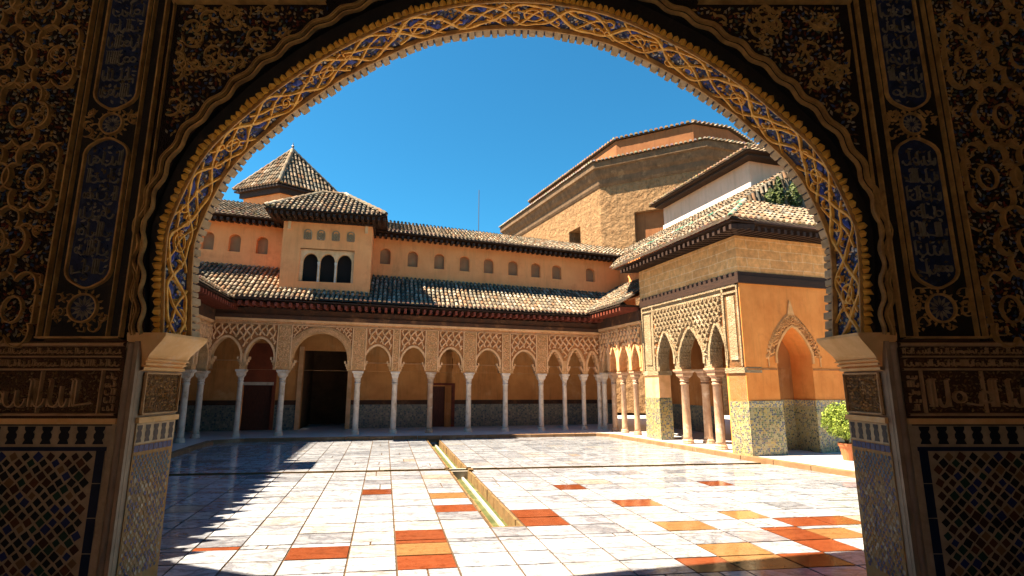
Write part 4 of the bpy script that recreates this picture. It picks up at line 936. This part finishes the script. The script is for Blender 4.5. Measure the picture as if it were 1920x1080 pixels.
def arabesque(q, x0, x1, z0, z1, n, rg, keep=lambda x, z: True, sc=1.0, col=(1, 1, 1)):
    """scrolls with leaves"""
    for k in range(n):
        cx, cz = rg.uniform(x0, x1), rg.uniform(z0, z1)
        if not keep(cx, cz): continue
        R = rg.uniform(.06, .13)*sc; sg = rg.choice((1, -1)); a0 = rg.uniform(0, 6.28); pts = []
        for i in range(16):
            t = i/15; a = a0+sg*t*5.2; r = R*(1-.75*t); pts.append((cx+cos(a)*r, cz+sin(a)*r))
        pts = [p for p in pts if x0 < p[0] < x1 and z0 < p[1] < z1 and keep(*p)]
        if len(pts) > 4: q.rib(pts, .018*sc, .024, 0, col)
        for i in range(9):
            a = rg.uniform(0, 6.28); r = R*rg.uniform(.3, 1.35); X, Z = cx+cos(a)*r, cz+sin(a)*r
            if x0+.02 < X < x1-.02 and z0+.02 < Z < z1-.02 and keep(X, Z): q.leaf(X, Z, a+rg.uniform(-.6, .6), rg.uniform(.04, .085)*sc, rg.uniform(.02, .04)*sc, .026, 0, col)
WALC = [(.52, .29, .085)]*5+[(.48, .38, .24)]*4+[(.22, .10, .035)]*3+[(.07, .11, .22)]*3+[(.10, .13, .09)]*2+[(.20, .045, .02)]*3
def leafgrid(q, x0, x1, z0, z1, sp, rg, cols=WALC, keep=lambda x, z: True, gaps=.25):
    z = z0+sp/2
    while z < z1:
        x = x0+sp/2
        while x < x1-sp*.3:
            X, Z = x+rg.uniform(-.3, .3)*sp, z+rg.uniform(-.3, .3)*sp
            if rg.random() > gaps and x0+.015 < X < x1-.015 and keep(X, Z): q.leaf(X, Z, rg.uniform(0, 6.28), sp*rg.uniform(.9, 1.5), sp*rg.uniform(.4, .75), rg.uniform(.010, .028), 0, rg.choice(cols))
            x += sp
        z += sp
for sg in (-1, 1):
    rs = random.Random(30+sg)
    x0, x1 = sorted((sg*.7, sg*3.30))
    P('leaf_pattern', RELI, lambda q: (setattr(q, 'T', TF), leafgrid(q, x0, x1, 3.0, 5.8, .045, rs, WALC, lambda x, z: outside_arch(x, z, .14), .12), arabesque(q, x0, x1, 3.0, 5.80, 170, rs, lambda x, z: outside_arch(x, z, .15), 1.0, (.58, .33, .10))), hall, None)
    P('spandrel_frame', GOLDD, lambda q: (setattr(q, 'T', TF), q.rib([(sg*1.85, 5.84), (sg*3.37, 5.84)], .04, .04), q.rib([(sg*3.35, 5.84), (sg*3.355, 2.6)], .014, .03)), hall, None)
def TX(sg): return lambda x, z, h: (sg*x, YF-h, z)
def stadium(xc, z0, z1, hw, lob=True):
    pts = []; n = 15
    for i in range(n): a = pi*i/(n-1); r = hw*(1+(.06*abs(sin(3*a)) if lob else 0)); pts.append((xc+cos(a)*r, z1+sin(a)*r))
    for i in range(n): a = pi+pi*i/(n-1); r = hw*(1+(.06*abs(sin(3*a)) if lob else 0)); pts.append((xc+cos(a)*r, z0+sin(a)*r))
    return pts+[pts[0]]
def script(q, x0, x1, z0, z1, rg, wd=.02, h=.02, rows=1, dens=1.0):
    """flowing inscription: uprights, bowls and bars"""
    rh = (z1-z0)/rows
    for r in range(rows):
        b = z0+rh*r+rh*.1; t = rh*.8; x = x0+wd
        while x < x1-wd*2:
            k = rg.random(); w_ = min(rg.uniform(.25, .7)*t, x1-x-wd)
            if k < .4: q.rib([(x+.1*wd, b), (x, b+t*.95), (x+wd, b+t)], wd, h); x += wd*2.0/dens
            elif k < .75:
                pts = [(x+w_*(.5-.5*cos(a)), b+t*(.30-.30*sin(a))) for a in [pi*i/8 for i in range(9)]]; q.rib(pts+[(x+w_, b+t*rg.uniform(.5, .9))], wd, h); x += (w_+wd)/dens
            elif k < .9:
                q.rib([(x+w_*.5+w_*.4*cos(a), b+t*.35+t*.2*sin(a)) for a in [2*pi*i/10 for i in range(11)]], wd*.9, h); x += w_/dens
            else: q.rib([(x, b+t*.15), (x+w_, b+t*.05), (x+w_*1.2 if x+w_*1.2 < x1 else x+w_, b+t*.55)], wd, h); x += (w_+wd)/dens
for sg in (-1, 1):
    T = TX(sg); rs = random.Random(50+sg)
    sp_ = P('side_panel', HALLD, lambda q: q.box(min(sg*4.16, sg*9), max(sg*4.16, sg*9), YF, 4.56, 2.47, 8), hall, None)
    def f(q):                                    # lobed lattice
        q.T = T
        for cx in [4.42+.52*i for i in range(6)]:
            for j in range(7):
                cz = 2.75+.62*j; xx = cx+(.26 if j % 2 else 0); pts = []
                for i in range(85):
                    a = 2*pi*i/84; r = .205+.085*abs(sin(3*a+.5*pi))**.7; pts.append((xx+cos(a)*r, cz+sin(a)*r*1.25))
                pts = [p for p in pts if p[0] > 4.2]
                if len(pts) > 5: q.rib(pts, .026, .045)
                if xx > 4.3: q.rib([(xx+.09*cos(a), cz+.12*sin(a)) for a in [2*pi*i/12 for i in range(13)]], .022, .03)
    P('lobed_lattice', GOLDM, lambda q: (f(q), arabesque(q, 4.2, 4.95, 2.52, 6.1, 30, rs, sc=.7)), sp_, None)
    P('leaf_pattern', RELI, lambda q: (setattr(q, 'T', T), leafgrid(q, 4.18, 6.2, 2.5, 6.1, .042, rs, gaps=.10)), sp_, None)
    pp = P('pilaster_panel', BLACKG, lambda q: q.box(min(sg*3.44, sg*4.14), max(sg*3.44, sg*4.14), YF-.01, 4.56, 2.49, 8), hall, None)
    P('gilded_frame', GOLDD, lambda q: (setattr(q, 'T', T), [q.rib([(x, 2.5), (x, 7.9)], w_, .045, .008) for x, w_ in ((4.135, .024), (4.065, .013), (3.415, .024), (3.53, .013))], q.rib([(3.42, 2.50), (4.15, 2.50)], .025, .045, .008)), pp, None)
    for z0, z1 in ((3.15, 4.16), (4.88, 6.6)):
        ca = P('cartouche', NAVY, lambda q: (setattr(q, 'T', T), q.face([(x, z, .016) for x, z in stadium(3.79, z0, z1, .195)[:-1]])), pp, None)
        P('gilded_rim', GOLD if False else GOLDD, lambda q: (setattr(q, 'T', T), q.rib(stadium(3.79, z0, z1, .20), .026, .03, .012)), ca, None)
        P('inscription_lettering', PALEO, lambda q: (setattr(q, 'T', lambda x, z, h: T(x, z, h+.017)), script(q, 3.63, 3.96, z0-.10, z1+.10, rs, .013, .016, int((z1-z0+.2)/.16), 1.2)), ca, None)
    CARC = [(.34, .28, .19)]*5+[(.03, .05, .12)]*5+[(.20, .13, .06)]*3+[(.05, .05, .05)]*2
    for z0, z1 in ((3.0, 4.31), (4.73, 6.6)): P('leaf_pattern', RELI, lambda q: (setattr(q, 'T', lambda x, z, h: T(x, z, h+.016)), leafgrid(q, 3.63, 3.95, z0, z1, .042, rs, CARC, gaps=.35)), pp, None)
    for z, r in ((4.52, .105), (2.76, .125)):
        ro = P('rosette', NAVY, lambda q: (setattr(q, 'T', T), q.face([(3.79+r*cos(a), z+r*sin(a), .016) for a in [2*pi*i/20 for i in range(20)]])), pp, None)
        def f(q):
            q.T = T; q.rib([(3.79+r*cos(a), z+r*sin(a)) for a in [2*pi*i/24 for i in range(25)]], .022, .03, .012)
            for i in range(16): a = 2*pi*i/16; q.leaf(3.79+(r+.03)*cos(a), z+(r+.03)*sin(a), a, .05, .025, .02, .012)
        P('gilded_rim', GOLDD, f, ro, None)
        P('petal_pattern', PALEO, lambda q: (setattr(q, 'T', T), [q.leaf(3.79+r*.55*cos(a), z+r*.55*sin(a), a, r*.75, r*.26, .014, .016) for a in [2*pi*i/12 for i in range(12)]]), ro, None)
    P('arabesque_pattern', GOLDD, lambda q: (setattr(q, 'T', lambda x, z, h: T(x, z, h+.008)), arabesque(q, 3.54, 4.05, 2.55, 2.95, 18, rs, lambda x, z: math.hypot(x-3.79, z-2.76) > .17, .6)), pp, None)
    P('arabesque_pattern', GOLDD, lambda q: (setattr(q, 'T', lambda x, z, h: T(x, z, h+.008)), arabesque(q, 3.54, 4.05, 4.36, 4.68, 16, rs, lambda x, z: math.hypot(x-3.79, z-4.52) > .15, .6)), pp, None)
    # carved frieze
    fz = P('frieze', FRIEZ, lambda q: q.box(min(sg*3.37, sg*9), max(sg*3.37, sg*9), YF-.005, 4.56, 1.81, 2.47), hall, None)
    for a in ((3.56, 5.3, 1.88, 2.17, .022, .038, 1, 1.25), (3.40, 5.3, 2.245, 2.315, .010, .02, 1, 1.0), (3.40, 5.3, 2.355, 2.415, .009, .018, 1, 1.0), (3.40, 3.51, 1.87, 2.2, .012, .022, 5, 1.0)):
        P('inscription_lettering', CREAMO, lambda q: (setattr(q, 'T', T), script(q, a[0], a[1], a[2], a[3], rs, *a[4:])), fz, None)
    for a in ((3.55, 4.9, 1.87, 2.2, .034), (3.39, 4.9, 2.24, 2.33, .026), (3.39, 4.9, 2.345, 2.43, .026)):
        P('leaf_pattern', RELI, lambda q: (setattr(q, 'T', T), leafgrid(q, *a, rs, [(.34, .19, .075), (.24, .12, .045), (.40, .25, .11)], gaps=.15)), fz, None)
    P('frame', CREAMO, lambda q: (setattr(q, 'T', T), [q.rib([(3.38, z), (5.6, z)], w_, .03, .004) for z, w_ in ((2.44, .035), (2.335, .016), (2.225, .02), (1.845, .025))], q.rib([(3.53, 1.85), (3.53, 2.22)], .018, .03, .004), [q.rib([(x, 1.86), (x, 2.21)], .018, .03, .004) for x in (4.05, 4.5)]), fz, None)
    # tiled dado
    da = P('tile_dado', ZGR, lambda q: q.box(min(sg*3.37, sg*9), max(sg*3.37, sg*9), YF, 4.56, 0, 1.80), hall, None)
    P('ledge', IMPO, lambda q: (q.box(min(sg*3.36, sg*9), max(sg*3.36, sg*9), YF-.03, YF, 1.765, 1.812),), da, None)
    BK = [(.014, .012, .014)]
    def f(q):
        q.T = T; x = 3.50; bl = (.012, .012, .018)
        while x < 5.4:                           # stepped merlons
            pr = [(.047, 1.745), (.044, 1.72), (.030, 1.70), (.045, 1.68), (.045, 1.655), (.032, 1.635), (.044, 1.612), (.047, 1.60)]
            q.face([(x+a, z, .006) for a, z in pr]+[(x-a, z, .006) for a, z in reversed(pr)], bl); x += .148
        q.face([(3.40, 1.752, .005), (5.6, 1.752, .005), (5.6, 1.764, .005), (3.40, 1.764, .005)], bl)
        q.face([(3.42, 1.545, .005), (5.6, 1.545, .005), (5.6, 1.578, .005), (3.42, 1.578, .005)], (.012, .018, .05))
        z = .2
        while z < 1.5: q.face([(3.43, z, .005), (3.505, z, .005), (3.505, z+.265, .005), (3.43, z+.265, .005)], (.012, .016, .04)); z += .272
        cl9 = [(.010, .009, .009)]*9+[(.06, .022, .010)]*5+[(.11, .04, .015)]*3+[(.22, .12, .05)]*2+[(.02, .03, .11)]*3+[(.014, .05, .028)]*3
        p_ = .104; j = 0; z = .25
        while z < 1.53:
            x = 3.57+(p_/2 if j % 2 else 0)
            while x < 5.3:
                c = rs.choice(cl9); e = rs.uniform(.033, .046); rt_ = rs.uniform(-.2, .2)
                q.face([(x+e*cos(k*pi/2+rt_), z+e*sin(k*pi/2+rt_), .004+rs.uniform(0, .003)) for k in range(4)], c); x += p_
            z += p_/2; j += 1
    P('glazed_tile', ZGL, f, da, None)
    # jamb
    xj = 3.26
    jb = P('jamb', COLO, lambda q: q.box(min(sg*xj, sg*3.462), max(sg*xj, sg*3.462), YF+.02, YB, 0, 2.25), hall, None)
    P('marble_strip', COLO, lambda q: q.box(min(sg*(xj+.002), sg*(xj+.038)), max(sg*(xj+.002), sg*(xj+.038)), YF-.012, YF+.06, 0, 2.47), jb, None)
    P('corner_shaft', COLO, lambda q: q.lathe(sg*(xj+.075), YF+.012, [(.034, 0), (.034, 2.40), (.04, 2.42), (.04, 2.46)], 10), jb, None, None, True)
    TJ = lambda y, z, h: (sg*(xj-h), y, z)
    cp = P('carved_panel', CARV, lambda q: (setattr(q, 'T', TJ), q.box(YF+.09, YB-.02, 1.83, 2.20, 0.001, .012)), jb, None)
    P('scroll_pattern', RELI, lambda q: (setattr(q, 'T', lambda x, z, h: TJ(x, z, h+.012)), leafgrid(q, YF+.11, YB-.05, 1.86, 2.18, .034, rs, [(.70, .42, .17), (.60, .34, .12), (.50, .27, .09)], gaps=.15)), cp, None)
    P('panel_rim', CREAMO, lambda q: (setattr(q, 'T', TJ), q.rib([(YF+.1, 1.84), (YF+.1, 2.195), (YB-.03, 2.195), (YB-.03, 1.84), (YF+.1, 1.84)], .022, .02, .012)), cp, None)
    P('ledge', IMPO, lambda q: (setattr(q, 'T', TJ), q.box(YF+.07, YB+.01, 1.765, 1.812, 0, .03)), jb, None)
    jt = P('tile_ground', M('jamb_tile_ground', (.46, .22, .06), (.42, .27, .13), 5, .6, .2, 30, spec=.1) if sg < 0 else bpy.data.materials['jamb_tile_ground'], lambda q: (setattr(q, 'T', TJ), q.box(YF+.075, YB-.005, 0, 1.762, 0.001, .008)), jb, None)
    def f(q):
        q.T = TJ; bl = (.012, .012, .018); y = YF+.12; q.face([(YF+.08, 1.585, .010), (YB-.005, 1.585, .010), (YB-.005, 1.76, .010), (YF+.08, 1.76, .010)], (.55, .38, .20))
        while y < YB-.03:
            pr = [(.033, 1.745), (.031, 1.72), (.021, 1.70), (.031, 1.68), (.031, 1.655), (.022, 1.635), (.031, 1.612), (.033, 1.60)]
            q.face([(y+a, z, .012) for a, z in pr]+[(y-a, z, .012) for a, z in reversed(pr)], bl); y += .105
        y = YF+.08
        while y < YB-.05: q.face([(y, 1.52, .012), (y+.055, 1.52, .012), (y+.055, 1.575, .012), (y, 1.575, .012)], (.025, .045, .16)); y += .062
        z = .5; j = 0
        while z < 1.505:
            y = YF+.10+(.024 if j % 2 else 0)
            while y < YB-.02:
                k = rs.random(); low = z < 1.28; e = rs.uniform(.012, .018)
                c = rs.choice([(.03, .09, .16), (.025, .06, .14), (.05, .11, .15)]) if not low else rs.choice([(.03, .03, .12), (.05, .05, .17), (.40, .26, .12), (.46, .37, .26), (.28, .15, .05), (.02, .05, .12), (.035, .03, .10)])
                q.face([(y+e*cos(i*pi/3), z+e*1.25*sin(i*pi/3), .010+rs.uniform(0, .003)) for i in range(6)], c); y += .048
            z += .026*1.25; j += 1
    P('glazed_tile', ZGL, f, jb, None)
    # impost
    def f(q):
        pr = [(xj-.005, 2.25), (xj-.02, 2.27), (xj-.03, 2.29), (xj-.07, 2.36), (xj-.15, 2.44), (3.06, 2.49), (3.04, 2.52), (3.04, 2.545)]
        for (xa, za), (xb, zb) in zip(pr, pr[1:]):
            k0, k1 = (xj-xa), (xj-xb); 
            q.face([(sg*xa, YF+.06-k0*.3, za), (sg*xa, YB+.02, za), (sg*xb, YB+.02, zb), (sg*xb, YF+.06-k1*.3, zb)]); 
            q.face([(sg*xa, YF+.06-k0*.3, za), (sg*xb, YF+.06-k1*.3, zb), (sg*3.38, YF+.06-k1*.3, zb), (sg*3.38, YF+.06-k0*.3, za)]); q.face([(sg*xa, YB+.02, za), (sg*xb, YB+.02, zb), (sg*3.45, YB+.02, zb), (sg*3.45, YB+.02, za)])
        q.face([(sg*3.04, YF-.005, 2.545), (sg*3.38, YF-.005, 2.545), (sg*3.38, YB+.02, 2.545), (sg*3.04, YB+.02, 2.545)])
    im = P('impost', IMPO, f, hall, None)
    P('impost_moulding', IMPO, lambda q: (setattr(q, 'T', TJ), q.rib([(YF+.04, 2.235), (YB+.01, 2.235)], .04, .03, .004), q.rib([(YF+.04, 2.275), (YB+.01, 2.275)], .03, .045, .004), q.rib([(YF+.03, 2.31), (YB+.02, 2.31)], .02, .06, .004)), im, None)
# room behind the camera, and the roof over the court side
P('side_wall', HALLP, lambda q: (q.box(-9.2, -9.0, -5, 4.5, 0, 8), q.box(9.0, 9.2, -5, 4.5, 0, 8)), hall, None)
P('rear_wall', HALLP, lambda q: wall(q, -9.2, 9.2, 0, 8, -5.0, -5.4, [(-5.6, 1.4, 0, 3.1, 4.4, 'round'), (-.3, 2.0, 0, 3.3, 5.0, 'round')]), hall, None)  # arched openings added to let fill light onto the hall front
P('hall_ceiling', WOOD, lambda q: q.box(-9.2, 9.2, -5.2, 5.1, 8.0, 8.15), hall, None)
P('rear_sky_block', WOOD, lambda q: q.box(-9.2, 9.2, -8, -5.41, 6.2, 6.4), hall, None)  # unseen slab added to keep blue sky light out of the hall
P('rear_light_wall', WHITEW, lambda q: q.box(-30, 30, -20, -19.6, 0, 9), hall, None)  # unseen wall added to hide the low sky and warm the fill
P('court_eave', WOOD, lambda q: q.prism([(-16, 5.0), (-16, 6.4), (-9.2, 6.35), (-7.4, 5.68), (-4.1, 5.68), (-.6, 6.5), (9, 8.7), (16, 9), (16, 5.0)], 7.6, 7.75), hall, None)
m = MB(); m.box(-9.2, 9.2, -5.2, 4.9, -.3, -.001); structure(m.build('hall_floor', WALK))
m = MB(); m.box(-20, 20, -40, -5.42, -.3, -.004); structure(m.build('pavement', M('bounce_paving', (.50, .47, .44), (.42, .40, .37), 2, .8, .2, 10)))  # unseen bright paving added to bounce sunlight into the hall
